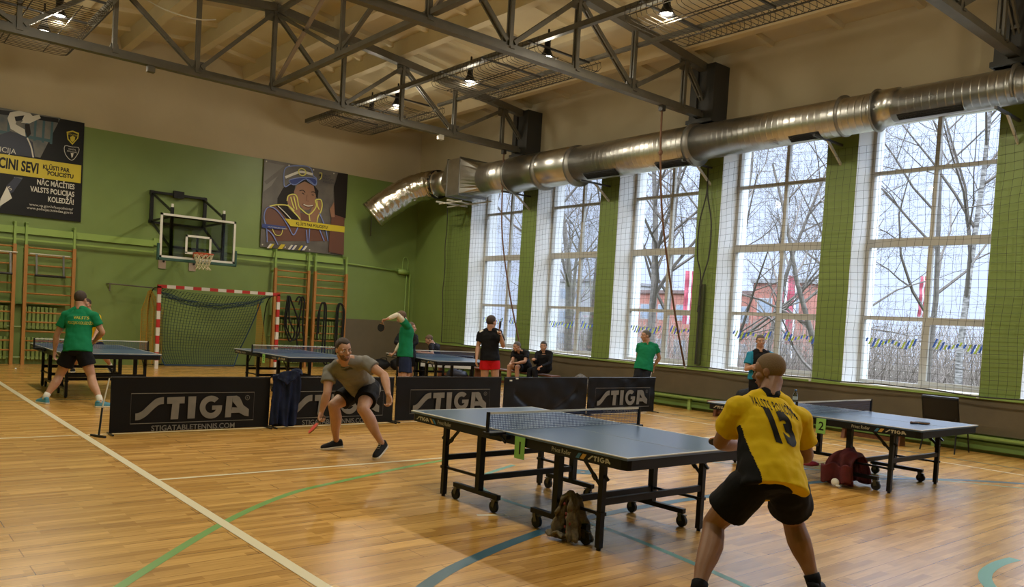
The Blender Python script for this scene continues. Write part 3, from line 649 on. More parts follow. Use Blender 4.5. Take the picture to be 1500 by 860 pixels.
for s in (-.62, .62):
    b = MB(); wb((s,.08,.02),(s,.08,1.22),.07); b.build('upright', m_bblack, t)
    b = MB(); b.bar((s,.08,1.15),(s,.08,1.30),.05,.05); b.build('upright_cap', m_bwhite, t)
for p, q in (((-.60,yw,1.70),(-.62,.1,1.12)),((.70,yw,1.70),(.62,.1,1.12)),((-.60,yw,1.0),(-.62,.1,1.0)),((.70,yw,1.0),(.62,.1,1.0)),((-.6,yw,.98),(-.62,.1,.25)),((.7,yw,.98),(.62,.1,.25))):
    b = MB(); wb(p, q, .045); b.build('arm', m_bblack, t)
b = MB(); wb((-.62,.08,.28),(.62,.08,.28),.045); wb((-.62,.08,1.0),(.62,.08,1.0),.045); wb((0,.08,.1),(0,.08,.65),.045); b.build('cross_tube', m_bblack, t)
b = MB(); b.box((-.86,-.01,.04),(.86,.0,1.01)); b.build('glass', glassy('board_glass', (.55,.57,.52), .10), t)
b = MB(); b.box((-.9,-.02,1.0),(.9,.02,1.05)); b.box((-.9,-.02,0),(.9,.02,.05)); b.box((-.9,-.02,0),(-.85,.02,1.05)); b.box((.85,-.02,0),(.9,.02,1.05)); b.build('border', m_bwhite, t)
b = MB(); 
for a_ in ((-.31,.16,-.26,.60),(.26,.16,.31,.60),(-.31,.55,.31,.60),(-.31,.14,.31,.19)): b.box((a_[0],-.016,a_[1]),(a_[2],-.010,a_[3]))
b.build('target_square', m_bwhite, t)
b = MB(); b.box((-.94,-.045,-.07),(.94,.045,.0)); b.box((-.95,-.045,-.07),(-.90,.045,.33)); b.box((.90,-.045,-.07),(.95,.045,.33)); b.build('padding', m_pad, t, bevel=.01)
b = MB(); ring = [(.228*math.cos(a), -.40+.228*math.sin(a), .15) for a in [2*PI*i/28 for i in range(29)]]; b.tube(ring, .013, 8, False); b.box((-.10,-.19,.10),(.10,-.02,.19)); b.bar((-.12,-.02,.06),(-.2,-.3,.14),.02,.03); b.bar((.12,-.02,.06),(.2,-.3,.14),.02,.03); rim = b.build('rim', m_org, t, True)
b = MB(); nr = 12
def hn(i, j): a = 2*PI*(i+.5*j)/nr; r = .225-.10*min(1, j/4.)+.012*j*(j > 4); return (r*math.cos(a), -.40+r*math.sin(a), .145-.075*j)
for j in range(5):
    for i in range(nr):
        b.tube([hn(i,j), hn(i,j+1)], .0075, 4); b.tube([hn(i,j), hn(i-1,j+1)], .0075, 4)
b.build('hoop_net', mat('cream_cord', (.50,.46,.30), .8), t)
for x, z, lb in ((-7.76,2.66,'small pinkish plate on the wall under the left end of the backboard'),(-6.99,2.66,'small pinkish plate on the wall under the hoop')):
    q = thing('wall_plate', lb, 'plate', (x,-.03,z)); b = MB(); b.box((-.09,0,-.14),(.09,.03,.09)); b.build('plate', mat('pinkish_board', (.36,.27,.20), .6) if 'pinkish_board' not in bpy.data.materials else bpy.data.materials['pinkish_board'], q)
    b = MB(); b.tube([(.03,-.005,.05),(.03,-.02,.05)], .03, 8); b.build('hole', m_bblack, q)
# --- goal
m_gred = mat('goal_red', (.42,.02,.015), .4); m_gwh = mat('goal_white', (.62,.60,.55), .4)
t = thing('handball_goal', 'red and white striped handball goal with a dark net against the back wall', 'goal', (-8.15,-1.09,0))
def striped(p, q, n, name, first):
    b = MB(); p = Vector(p); q = Vector(q)
    for i in range(n):
        b.cm = (i+first) % 2; b.bar(p+(q-p)*i/n, p+(q-p)*(i+1)/n, .08, .08)
    b.build(name, [m_gred, m_gwh], t)
striped((.04,0,2.04),(.04,0,0), 10, 'post', 0); striped((3.12,0,2.04),(3.12,0,0), 10, 'post', 0); striped((0,0,2.04),(3.16,0,2.04), 15, 'crossbar', 0)
b = MB(); 
for x in (.04,3.12): b.tube(spline([(x,.04,2.0),(x,.55,1.95),(x,.85,1.5),(x,.98,.04)], 5), .016, 6)
b.tube([(.04,.98,.03),(3.12,.98,.03)], .016, 6); b.build('back_frame', m_bblack, t)
m_gnet = mat('goal_net_dark_blue', (.025,.05,.05), .8); m_ynet = mat('goal_net_orange', (.38,.22,.02), .8); m_bnet = mat('net_blue_cord', (.02,.06,.13), .8)
def fgoal(u, v):
    x0 = .10+.10*v+.30*v**3; x1 = 2.72-.20*v-.20*v*v; z = 1.86*(1-v)+.02-.18*math.sin(PI*u)*(1-v)**2
    return (x0+(x1-x0)*u, .12+.72*min(1, v*1.3)+.05*math.sin(u*9), z)
net_sheet('net', fgoal, 34, 24, .011, m_gnet, '', '', t)
def fgoal2(u, v): return (.06+3.0*u, .05+.5*v, 2.0-.10*math.sin(PI*u)-.32*v*math.sin(PI*u)-.05*v)
net_sheet('top_net', fgoal2, 40, 7, .011, m_gnet, '', '', t)
b = MB(); b.tube([fgoal(0,i/20) for i in range(21)], .016, 5); b.tube([fgoal(1,i/20) for i in range(21)], .016, 5); b.tube([fgoal(i/20,1) for i in range(21)], .016, 5); 
for k in range(7): b.tube([(.1+2.7*i/20, .12+.02*k, 1.90-.22*math.sin(PI*i/20)-.018*k+.02*math.sin(i+k)) for i in range(21)], .007, 4)
b.build('net_cord', m_bnet, t)
def fy(u, v): 
    g = .5*abs(math.sin(u*PI*2)); return (-.26+.62*u*(.25+.75*min(1, v*4))+.15*(1-min(1, v*4)), .35+.35*u+.06*math.sin(u*22), 1.86*(1-v)+.04+.05*u)
net_sheet('side_net', fy, 26, 44, .010, m_ynet, '', '', t)
def fy2(u, v): return (2.75+.55*u*(.35+.65*v), .5+.3*u, 1.75*(1-v)+.04)
net_sheet('side_net', fy2, 16, 36, .007, m_ynet, '', '', t)
b = MB(); b.tube([(-9.07,-.32,2.03),(-8.05,-.34,2.0)], .02, 6); b.tube([(-9.05,-.0,2.02),(-9.05,-.32,2.03),(-9.05,-.32,1.85)], .018, 6)
tag(b.build('wall_rod', m_steel), 'thin grey rod standing off the wall left of the goal', 'rod')
# --- wall rails
b = MB(); b.box((XL,-.06,3.06),(-8.5+.5,-.0,3.22)); b.box((XL,-.15,2.90),(-8,-.11,2.94)); o = b.build('wall_rail', mat('green_timber_rail', (.26,.38,.09), .45)); tag(o, 'long light green timber rail on the back wall left of the backboard', 'rail', 'green wall rails')
b = MB(); b.box((-8.0,-.06,3.10),(-2.6,-.0,3.28)); b.box((-8,-.15,2.94),(-2.6,-.11,2.98)); tag(b.build('wall_rail', bpy.data.materials['green_timber_rail']), 'long light green timber rail on the back wall right of the backboard', 'rail', 'green wall rails')
# --- wall bars
m_wood = mat('ladder_orange_wood', (.42,.19,.045), .45, col2=(.34,.15,.035), nscale=4, stretch=(6,6,.6))
def make_bars(w=1.06):
    t = thing('wall_bars', '', 'wall bars')
    for x in (-w/2+.03, w/2-.03):
        b = MB(); b.box((x-.035,-.30,0),(x+.035,-.19,2.80)); b.build('side_post', m_wood, t)
        b = MB(); b.box((x-.025,-.26,2.78),(x+.025,-.20,3.30)); b.box((x-.025,-.26,3.26),(x+.025,-.0,3.32)); b.box((x-.025,-.24,2.70),(x+.025,-.0,2.74)); b.build('wall_strut', m_gpipe, t)
    for k in range(12):
        z = .34+.222*k if k < 11 else 2.74
        b = MB(); b.tube([(-w/2+.04,-.25,z),(w/2-.04,-.25,z)], .020, 8); b.build('rung', m_wood, t, True)
    return t
wbz = make_bars()
for i, (x, lb) in enumerate([(-10.35,'wooden wall bars behind the player in green, second ladder from the left edge'),(-11.58,'wooden wall bars cut by the left edge of the picture'),(-4.28,'wooden wall bars behind the right goal post'),(-3.07,'wooden wall bars between the goal and the taupe panel')]):
    o = wbz if i == 0 else copy_tree(wbz); o.location = (x,0,0); o['label'] = lb; o['group'] = 'wooden wall bars on the back wall'
m_gripb = mat('grey_pullup_steel', (.10,.10,.09), .4, metal=.5)
def make_pull():
    t = thing('pull_up_bar', '', 'pull-up bar')
    b = MB(); b.tube([(-.42,0,.50),(.42,0,.50)], .016, 6); b.build('top_tube', m_pole, t)
    b = MB(); b.bar((-.28,0,.50),(-.28,-.1,.02),.04,.03); b.bar((.28,0,.50),(.28,-.1,.02),.04,.03); b.build('hanger', m_gripb, t)
    b = MB(); b.tube([(-.32,-.1,.0),(.32,-.1,.0)], .028, 8); b.build('grip', m_bblack, t)
    return t
pu = make_pull()
for i, (x, lb) in enumerate([(-10.37,'steel dip bar hooked on the wall bars behind the player in green'),(-11.45,'steel dip bar hooked on the wall bars at the left edge')]):
    o = pu if i == 0 else copy_tree(pu); o.location = (x,-.33,2.10); o['label'] = lb; o['group'] = 'steel dip bars on the wall bars'
# --- radiators
m_rad = mat('green_radiator', (.27,.37,.11), .4)
def radiator(x0, x1, z0, z1, lb):
    t = thing('radiator', lb, 'radiator', ((x0+x1)/2,-.0,z0), 0, 'green sectional radiators')
    n = max(3, int((x1-x0)/.085)); h = z1-z0; L_ = x1-x0
    b = MB()
    for i in range(n):
        x = -L_/2+(i+.5)*L_/n; b.box((x-.028,-.155,.05),(x+.028,-.105,h-.05)); b.box((x-.028,-.075,.05),(x+.028,-.03,h-.05)); b.box((x-.033,-.155,h-.08),(x+.033,-.03,h)); b.box((x-.033,-.155,0),(x+.033,-.03,.07))
    b.build('sections', m_rad, t, bevel=.008)
    b = MB(); b.tube([(-L_/2-.15,-.09,.04),(L_/2+.15,-.09,.04)], .018, 6); b.build('pipe', m_rad, t)
radiator(-12.6,-11.15,.84,1.36,'upper green radiator behind the wall bars at the left edge'); radiator(-12.6,-11.15,.12,.64,'lower green radiator behind the wall bars at the left edge')
radiator(-10.85,-10.15,.84,1.36,'upper green radiator behind the player in green'); radiator(-10.85,-9.95,.12,.64,'lower green radiator behind the player in green')
radiator(-4.7,-3.75,.84,1.36,'upper green radiator behind the right goal post'); radiator(-4.7,-3.75,.12,.64,'lower green radiator behind the right goal post')
radiator(-3.55,-2.65,.84,1.36,'upper green radiator beside the taupe panel'); radiator(-3.55,-2.65,.12,.64,'lower green radiator beside the taupe panel')
b = MB(); b.box((-12.6,-.16,1.42),(-9.97,-.0,1.47)); tag(b.build('radiator_shelf', m_dgreen), 'dark green shelf above the radiators on the left', 'shelf')
b = MB(); b.box((-4.8,-.16,1.42),(-2.6,-.0,1.47)); tag(b.build('radiator_shelf', m_dgreen), 'dark green shelf above the radiators on the right', 'shelf')
# --- battle ropes
m_bro = mat('black_battle_rope', (.012,.012,.012), .7)
def brope(loops, lb):
    t = thing('battle_rope', lb, 'rope', (0,0,0), 0, 'black training ropes hung on the wall bars')
    for L_ in loops:
        b = MB(); b.tube(spline(L_, 6), .024, 7); b.build('rope_loop', m_bro, t, True)
def lp2(xa, xb, zt_, zb, y=-.36, s=.1): return [(xa,y,zb+.35),(xa-.02,y,(zt_+zb)/2),(xa+.02,y-.02,zt_-.1),(xa+.06,y+.05,zt_+.03),(xa+.11,y+.02,zt_-.1),((xa+xb)/2+s,y-.03,(zt_+zb)/2),(xb-.04,y-.02,zb+.25),((xa+xb)/2,y,zb),(xa,y,zb+.35)]
brope([lp2(-4.42,-4.0,2.0,.78), lp2(-4.48,-4.15,2.0,.75,-.38,-.06), [(-4.1,-.39,1.8),(-4.02,-.37,2.02),(-3.92,-.36,1.9),(-3.93,-.34,1.3),(-3.88,-.34,.9),(-3.86,-.34,.55)], [(-4.2,-.39,1.9),(-4.1,-.37,2.03),(-4.0,-.36,1.9),(-4.06,-.34,1.3),(-4.1,-.34,.9),(-4.06,-.34,.6)]], 'bundle of black training ropes hung on the wall bars behind the right goal post')
brope([[(-3.43,-.34,1.0),(-3.42,-.34,1.6),(-3.38,-.34,1.86),(-3.32,-.34,1.9),(-3.27,-.34,1.75),(-3.27,-.34,1.0),(-3.28,-.34,.3),(-3.1,-.36,.06),(-2.9,-.36,.1),(-2.84,-.34,.6)], [(-3.47,-.36,.8),(-3.46,-.34,1.5),(-3.36,-.34,1.88),(-3.22,-.34,1.8),(-3.2,-.34,1.0),(-3.2,-.36,.35),(-3.05,-.38,.03),(-2.9,-.38,.1)]], 'black training ropes hung on the left side of the wall bars by the taupe panel')
brope([[(-2.88,-.34,.6),(-2.88,-.34,1.5),(-2.86,-.34,1.82),(-2.76,-.34,1.92),(-2.66,-.34,1.75),(-2.66,-.34,1.1),(-2.70,-.34,.6)], [(-2.82,-.36,.5),(-2.83,-.34,1.4),(-2.80,-.34,1.86),(-2.70,-.34,1.86),(-2.62,-.34,1.6),(-2.64,-.34,.7)]], 'black training ropes hung on the right side of the wall bars by the taupe panel')
b = MB(); b.ell((-11.18,-1.68,.02),(.02,.02,.02),10,8); tag(b.build('table_tennis_ball', m_reveal, None, True), 'small white table tennis ball lying on the floor at the far left', 'ball')
# ================================================================== LOGO LETTERS
def _uv(x, y):
    t = (x-318)/895; return (t, 1-(y-(230-8*t))/(220-22*t))
def _s2(pts, k=5): return [(p.x, p.y) for p in spline([(*p, 0) for p in pts], k)]
_S = _s2([(350,425),(385,418),(425,392),(475,340),(510,312),(540,306)])+_s2([(540,256),(515,259),(480,272),(435,315),(400,352),(372,370),(350,374)])
_G = [(882+84*math.cos(math.radians(a)), 330-83*math.sin(math.radians(a))) for a in range(48, 356, 11)]+[(966,316),(890,318),(890,350),(922,348)]+[(882+42*math.cos(math.radians(a)), 330-42*math.sin(math.radians(a))) for a in range(330, 50, -12)]
GLY = [_S, [(563,258),(687,253),(687,302),(651,303),(645,416),(592,418),(600,305),(563,306)], [(713,252),(770,251),(765,411),(712,413)], _G,
       [(997,250),(1045,249),(1036,402),(990,404)], [(1045,249),(1075,247),(1098,258),(1112,280),(1085,332),(1045,290)], [(1112,280),(1130,315),(1175,345),(1175,396),(1140,390),(1085,332)], [(1043,331),(1085,332),(1140,390),(1100,370),(1037,372)]]
def stiga(mb, origin, ux, uy, w, h, frame=True, reg=True):
    ux = Vector(ux)*w; uy = Vector(uy)*h
    for g in GLY: poly_on(mb, [_uv(*p) for p in g], origin, ux, uy)
    if frame:
        o = Vector(origin); a, c = ux.normalized(), uy.normalized()
        stroke(mb, [(0,0),(w,0),(w,h),(0,h)], .008, origin, a, c, True)
    if reg:
        c = _uv(1160, 262); cx, cy = c[0]*w, c[1]*h; a, e = ux.normalized(), uy.normalized()
        stroke(mb, [(cx+.03*math.cos(q), cy+.03*math.sin(q)) for q in [2*PI*i/14 for i in range(14)]], .005, origin, a, e, True)
        text_on(mb, 'R', .035, Vector(origin)+a*(cx-.011)+e*(cy-.013), a, e)
# ================================================================== TABLES
m_blk = mat('table_black_steel', (.009,.009,.010), .40, spec=.3); m_top = mat('table_blue_top', (.038,.085,.175), .28, col2=(.035,.080,.165), nscale=2, spec=1.0)
m_tline = mat('table_white_line', (.62,.62,.58), .4); m_rub = mat('caster_rubber', (.02,.02,.02), .6); m_cast = mat('caster_fork', (.10,.095,.07), .35, metal=.7)
m_tnet = mat('table_net_cord', (.018,.035,.12), .7); m_tape = mat('net_tape', (.60,.59,.53), .6); m_logo = mat('logo_beige', (.42,.38,.27), .5); m_lor = mat('logo_orange', (.50,.28,.05), .5); m_lbl = mat('logo_blue', (.03,.14,.25), .5)
m_card = mat('green_card', (.24,.52,.12), .6); m_ink = mat('black_ink', (.01,.01,.01), .6); m_tnetf = mat('table_net_dense', (.02,.035,.09), .7)
def make_table(num, netdense=False):
    t = thing('tennis_table', '', 'table tennis table')
    for s in (-1, 1):
        b = MB(); b.box((-.7625,.006*s,.738),(.7625,1.37*s,.757)); b.cm = 1
        z0, z1 = .7572, .7584
        b.box((-.7625,.006*s,z0),(-.7425,1.37*s,z1)); b.box((.7425,.006*s,z0),(.7625,1.37*s,z1)); b.box((-.7425,1.35*s,z0),(.7425,1.37*s,z1)); b.box((-.0015,.006*s,z0),(.0015,1.35*s,z1))
        b.cm = 1; b.box((-.7628,.006*s,.752),(-.7610,1.37*s,.7584)); b.box((-.7625,1.369*s,.752),(.7625,1.3705*s,.7584)); b.build('playing_surface', [m_top, m_tline], t)
        b = MB(); b.box((-.758,.02*s,.665),(-.73,1.31*s,.738)); b.box((.73,.02*s,.665),(.758,1.31*s,.738)); b.box((-.71,1.335*s,.665),(.71,1.365*s,.738)); b.box((-.73,.02*s,.68),(.73,.06*s,.738))
        for q in (-1, 1):
            b.prism([(.758,1.31),(.73,1.31),(.70,1.337),(.71,1.365),(.74,1.352)][::q], lambda u, v, q=q: (u*q, v*s, .665), (0,0,.073))
        b.build('apron', m_blk, t)
        for q in (-1, 1):
            b = MB(); b.box((q*.60-.022,s*1.0-.022,.02),(q*.60+.022,s*1.0+.022,.70)); b.tube([(q*.6,s*1.0,.022),(q*.6,s*1.0,0)], .018, 8); b.box((q*.6-.03,s*1.0-.03,.26),(q*.6+.03,s*1.0+.03,.285)); b.build('leg', m_blk, t)
            b = MB(); b.box((q*.575-.028,s*.50-.028,.15),(q*.575+.028,s*.50+.028,.70)); b.build('inner_post', m_blk, t)
            b = MB(); b.box((q*.575-.022,s*.22,.115),(q*.575+.022,s*.86,.155)); bar_ = b.build('caster_bar', m_blk, t)
            for y in (.26, .82):
                b = MB(); yy = s*y
                b.tube([(q*.575-.014,yy+.02*s,.05),(q*.575+.014,yy+.02*s,.05)], .05, 16); w_ = b.build('caster', m_rub, t)
                b = MB(); b.bar((q*.575-.02,yy+.02*s,.05),(q*.575-.02,yy,.115),.006,.035); b.bar((q*.575+.02,yy+.02*s,.05),(q*.575+.02,yy,.115),.006,.035); b.tube([(q*.575,yy,.10),(q*.575,yy,.118)], .022, 8); b.bar((q*.575,yy+.0,.105),(q*.575,yy+.06*s,.10),.03,.008); b.build('fork', m_cast, w_)
            b = MB(); b.bar((q*.60,s*1.0,.27),(q*.575,s*.50,.27),.02,.022); b.build('side_rod', m_blk, t)
            b = MB(); b.bar((q*.60,s*.99,.47),(q*.60,s*.76,.68),.008,.028); b.bar((q*.6,s*.93,.52),(q*.6,s*.90,.55),.014,.036); b.build('folding_stay', m_blk, t)
            b = MB(); b.bar((q*.60,s*1.02,.56),(q*.60,s*1.055,.53),.02,.02); b.build('latch', m_blk, t)
        b = MB(); b.box((-.60,s*1.0-.016,.335),(.60,s*1.0+.016,.385)); b.build('cross_beam', m_blk, t)
        b = MB(); b.box((-.575,s*.50-.018,.235),(.575,s*.50+.018,.285)); b.build('cross_beam', m_blk, t)
    for s, o_ in ((-1, Vector((-.7585,0,0))), (1, Vector((.7585,0,0)))):
        ux = Vector((0,s,0))*-1*-1; ux = Vector((0,-1,0)) if s < 0 else Vector((0,1,0))
        nx = -.7590 if s < 0 else .7590
        for half in (0, 1):
            b = MB()
            # reading direction along ux ; logos near the ends
            def P(d): return Vector((nx,0,.68))+ux*d
            if half: b.cm = 0; stiga(b, P(.98), ux, (0,0,1), .24, .048, False, False); b.cm = 1; poly_on(b, [(0,0),(.04,0),(.07,.04),(.03,.04)], P(.905), ux, (0,0,1)); b.cm = 2; poly_on(b, [(0,0),(.035,0),(.06,.04),(.03,.04)], P(.86), ux, (0,0,1)); b.cm = 0; text_on(b, 'Privat Roller', .052, P(.60)+Vector((0,0,.006)), ux, (0,0,1), xs=.8)
            else: b.cm = 0; stiga(b, P(-1.28), ux, (0,0,1), .22, .045, False, False); b.cm = 1; poly_on(b, [(0,.04),(.03,.04),(.07,0),(.04,0)], P(-1.06), ux, (0,0,1)); b.cm = 2; poly_on(b, [(0,.04),(.03,.04),(.07,0),(.04,0)], P(-1.02), ux, (0,0,1)); b.cm = 0; text_on(b, 'Privat Roller', .052, P(-.93)+Vector((0,0,.006)), ux, (0,0,1), xs=.8)
            b.build('side_lettering', [m_logo, m_lor, m_lbl], t)
    # net set
    for q in (-1, 1):
        b = MB(); b.box((q*.915-.012,-.012,.735),(q*.915+.012,.012,.914)); b.box((q*.76,-.05,.725),(q*.93,.05,.752)); b.bar((q*.80,0,.73),(q*.80,-.10,.675),.02,.02); b.box((q*.70,-.10,.70),(q*.80,.10,.735)); b.build('net_post', m_blk, t, bevel=.003)
    b = MB(); b.box((-.905,-.004,.895),(.905,.004,.9125)); b.build('net_tape', m_tape, t)
    def fn(u, v): return (-.903+1.806*u, .004*math.sin(u*7), .762+.135*v)
    nn = net_sheet('net', fn, 104, 9, .0040, m_tnet, '', '', t)
    b = MB(); stiga(b, (-.7595,-.0,.0), (0,-1,0), (0,0,1), .001, .001, False, False)
    # number card
    if num:
        b = MB(); b.box((-.772,-.30,.565),(-.768,-.18,.74)); cc = b.build('number_card', m_card, t)
        b = MB(); text_on(b, num, .14, (-.7725,-.21,.605), (0,-1,0), (0,0,1), align='LEFT', bold=.002); b.build('card_numeral', m_ink, cc)
    return t
TB = [((-9.18,-16.88),0,'1','dark blue table tennis table with card 1, nearest the camera'),((-4.56,-16.88),0,'2','table tennis table with card 2, on the right near the windows'),
      ((-10.68,-6.3),0,None,'table tennis table behind the player in green at the far left'),((-6.92,-6.4),0,'3','table tennis table in front of the right goal post'),((-3.6,-6.85),-.14,'4','table tennis table behind the player in black and red, near the back corner')]
for (x, y), r, num, lb in TB:
    t = make_table(num); t.location = (x,y,0); t.rotation_euler = (0,0,r); t['label'] = lb; t['group'] = 'table tennis tables'
# ================================================================== BARRIERS
m_bar = mat('barrier_vinyl', (.006,.006,.007), .45, spec=.2); m_bl = mat('barrier_print_grey', (.18,.17,.15), .5, col2=(.15,.145,.13), nscale=9); m_bpole = mat('barrier_pole', (.02,.02,.02), .35, metal=.5)
def barrier(x0, x1, y0, y1, lb, kind='logo', seed=0, poleL=False, wr=.006):
    t = thing('court_barrier', lb, 'barrier', (x0,y0,0), math.atan2(y1-y0, x1-x0), 'black cloth barriers across the court')
    L_ = math.hypot(x1-x0, y1-y0); N, K = 60, 18
    def P(u, v):
        w = wr*(mnoise.noise(Vector((u*7+seed, v*2.2, seed)))*1.2+.7*math.sin(u*26+seed+v*1.5)*mnoise.noise(Vector((u*3, v*5, 2+seed))))
        if kind == 'plain': w += .035*max(0, 1-abs(v-(.62-1.15*math.sin(PI*max(0, min(1, (u-.12)/.75)))*.45))*9)*(0 < (u-.12)/.75 < 1)
        return Vector((u*L_, w*min(1, v*6)*min(1, (1-v)*8), .02+.675*v))
    b = MB(); vs = [P(i/N, j/K) for i in range(N+1) for j in range(K+1)]; fs = [(i*(K+1)+j, (i+1)*(K+1)+j, (i+1)*(K+1)+j+1, i*(K+1)+j+1) for i in range(N) for j in range(K)]
    b.add(vs, fs); b.add([v+Vector((0,.006,0)) for v in vs], [f[::-1] for f in fs]); 
    b.build('cloth', m_bar, t, True)
    b = MB(); b.tube([(0,.003,.70),(L_,.003,.70)], .011, 8); b.build('top_tube', m_bpole, t)
    for x in (.012, L_-.012):
        b = MB(); b.tube([(x,.01,.70),(x,.01,.02)], .009, 8); b.bar((x,.12,.012),(x,-.14,.012),.02,.018); b.build('foot', m_bpole, t)
    if poleL:
        b = MB(); b.tube([(-.02,.0,.69),(-.10,-.06,.34)], .008, 8); b.build('side_pole', m_pole, t); b = MB(); b.tube([(-.10,-.06,.34),(-.14,-.12,.02)], .012, 8); b.bar((-.20,-.02,.012),(-.10,-.24,.012),.03,.025); b.build('side_foot', m_bpole, t)
    if kind == 'logo':
        b = MB(); x = (L_-1.56)/2; stiga(b, (x,-.022,.128), (1,0,0), (0,0,1), 1.56, .375)
        text_on(b, 'STIGATABLETENNIS.COM', .096, (L_/2,-.022,.030), (1,0,0), (0,0,1), align='CENTER', bold=.0012, xs=.97)
        b.build('printed_logo', m_bl, t)
    if kind == 'plain':
        b = MB()
        for x, z in ((.10,.64),(.24,.675)): b.box((x,-.03,z),(x+.05,-.015,z+.022))
        b.build('tape_tab', m_bwhite, t)
    return t
barrier(-11.59,-9.57,-11.40,-11.38,'black barrier with the logo and web address, leftmost of the row','logo',1,True,.004)
barrier(-9.52,-7.58,-11.38,-11.36,'black barrier behind the lunging player in the grey shirt','logo',5,False,.006)
barrier(-7.50,-5.44,-11.30,-11.34,'black barrier with the large logo right of the grey-shirted player','logo',9,False,.010)
barrier(-5.39,-3.38,-11.36,-11.36,'plain black barrier with a sagging fold, fourth from the left','plain',13,False,.016)
barrier(-3.34,-1.42,-11.36,-11.36,'black barrier with the logo at the right end of the row','logo',17,False,.020)
# ================================================================== CLOTH THINGS
def cloth(name, f, nu, nv, m, parent=None, th=.008, disp=.0, dsc=.08):
    b = MB(); vs = [Vector(f(i/nu, j/nv)) for i in range(nu+1) for j in range(nv+1)]
    b.add(vs, [(i*(nv+1)+j, (i+1)*(nv+1)+j, (i+1)*(nv+1)+j+1, i*(nv+1)+j+1) for i in range(nu) for j in range(nv)])
    o = b.build(name, m, parent, True); s = o.modifiers.new('s', 'SOLIDIFY'); s.thickness = th; s.offset = 0
    if disp:
        tx = bpy.data.textures.new('cl', 'CLOUDS'); tx.noise_scale = dsc; d = o.modifiers.new('d', 'DISPLACE'); d.texture = tx; d.strength = disp; d.mid_level = .5; d.texture_coords = 'LOCAL'
    return o
m_navy = mat('navy_tracksuit', (.007,.011,.030), .5, col2=(.010,.016,.046), nscale=6, spec=.15)
t = thing('navy_jacket', 'navy blue jacket draped over the barrier left of the lunging player', 'jacket', (-9.50,-11.40,0))
def fj(u, v):
    x = -.08+.40*u+.02*math.sin(v*5); fold = .022*math.sin(u*17+v*2)+.012*math.sin(u*31-v*3)
    if v < .12: return (x, .06*(1-v/.12)-.03+fold*.2, .735+.02*math.sin(u*9)-.05*(1-v/.12))
    q = (v-.12)/.88; return (x-.02*q*(u-.5), -.045-.03*q+fold*(.4+q), .745-.70*q+.02*math.sin(u*7)*q)
cloth('body', fj, 40, 40, m_navy, t, .012, .02, .1)
def fj2(u, v): return (.02+.30*u-.05*v, -.095-.02*math.sin(u*PI)-.02*v+.015*math.sin(u*15), .78-.20*v*(1-abs(u-.45)*1.3)+.03*math.sin(u*PI))
cloth('hood', fj2, 24, 14, m_navy, t, .012, .02, .06)
b = MB(); b.tube(spline([(.20,-.03,.76),(.26,-.02,.80),(.33,-.03,.79),(.33,-.06,.74)], 5), .03, 8); b.build('collar', m_navy, t, True)
# towel around the inner post of table 1
m_tow = mat('patterned_towel', (.17,.14,.09), .9, col2=(.09,.07,.045), nscale=28, bump=.6, bscale=60); m_tow2 = mat('towel_red_pattern', (.22,.04,.04), .9)
t = thing('draped_towel', 'crumpled brown and red patterned towel hanging on the near leg frame of table 1', 'towel', (-9.80,-17.60,0))
def ft(u, v):
    a = (v-.5)*2; drop = abs(a)**1.35; sp = .035+.055*drop
    return (-.02+(.035*math.sin(u*8))*(.6+drop)+(u-.5)*.11*(1+.7*drop), sp*(1 if a > 0 else -1)*min(1, abs(a)*5)+.02*math.sin(u*11+v*9), .37-.345*drop+.012*math.sin(u*13))
cloth('towel', ft, 20, 50, m_tow, t, .018, .05, .06)
def ft2(u, v): return (-.11+.21*u, -.02+.18*v+.03*math.sin(u*9), .03+.03*math.sin(u*7+v*5)*math.sin(v*PI)+.02)
cloth('towel_end', ft2, 20, 16, m_tow, t, .022, .04, .05)
b = MB(); 
for k in range(7): b.ell((-.075+.012*math.sin(k*3),-.03+.03*math.sin(k*2.3),.09+.035*k), (.006,.012,.012), 6, 4)
b.build('red_motif', m_tow2, t)
# red jacket on table 2 frame
m_red = mat('dark_red_jacket', (.10,.008,.014), .75, col2=(.07,.006,.010), nscale=9, bump=.4, bscale=40)
t = thing('red_jacket', 'dark red jacket hanging over the caster frame of table 2', 'jacket', (-5.17,-17.32,0))
def fr(u, v):
    a = (v-.5)*2; return ((.20+.05*abs(a))*(1 if a > 0 else -1)*min(1, abs(a)*1.8)**.6*.75+.025*math.sin(u*15), (u-.5)*.36*(1-.35*(1-abs(a)))-.07+.02*math.sin(v*11), .40*(1-abs(a)**3.0)*(1-.22*abs(u-.5)*2)+.03+.010*math.sin(u*12+a*3))
cloth('body', fr, 40, 40, m_red, t, .02, .022, .12)
def fr2(u, v): return (-.22-.04*math.sin(u*9)-.02*v, -.24+.34*u, .05+.20*v+.02*math.sin(u*12))
cloth('sleeve', fr2, 24, 14, m_red, t, .03, .02, .08)
b = MB(); b.ell((-.27,-.08,.055), (.02,.05,.045), 10, 8); b.ell((-.28,-.12,.02), (.012,.03,.016), 8, 6); b.build('white_lining', m_reveal, t, True)
b = MB(); b.ell((-.10,.36,.185), (.12,.13,.03), 14, 8); b.build('folded_corner', mat('crimson_cloth', (.22,.012,.03), .7), t, True)
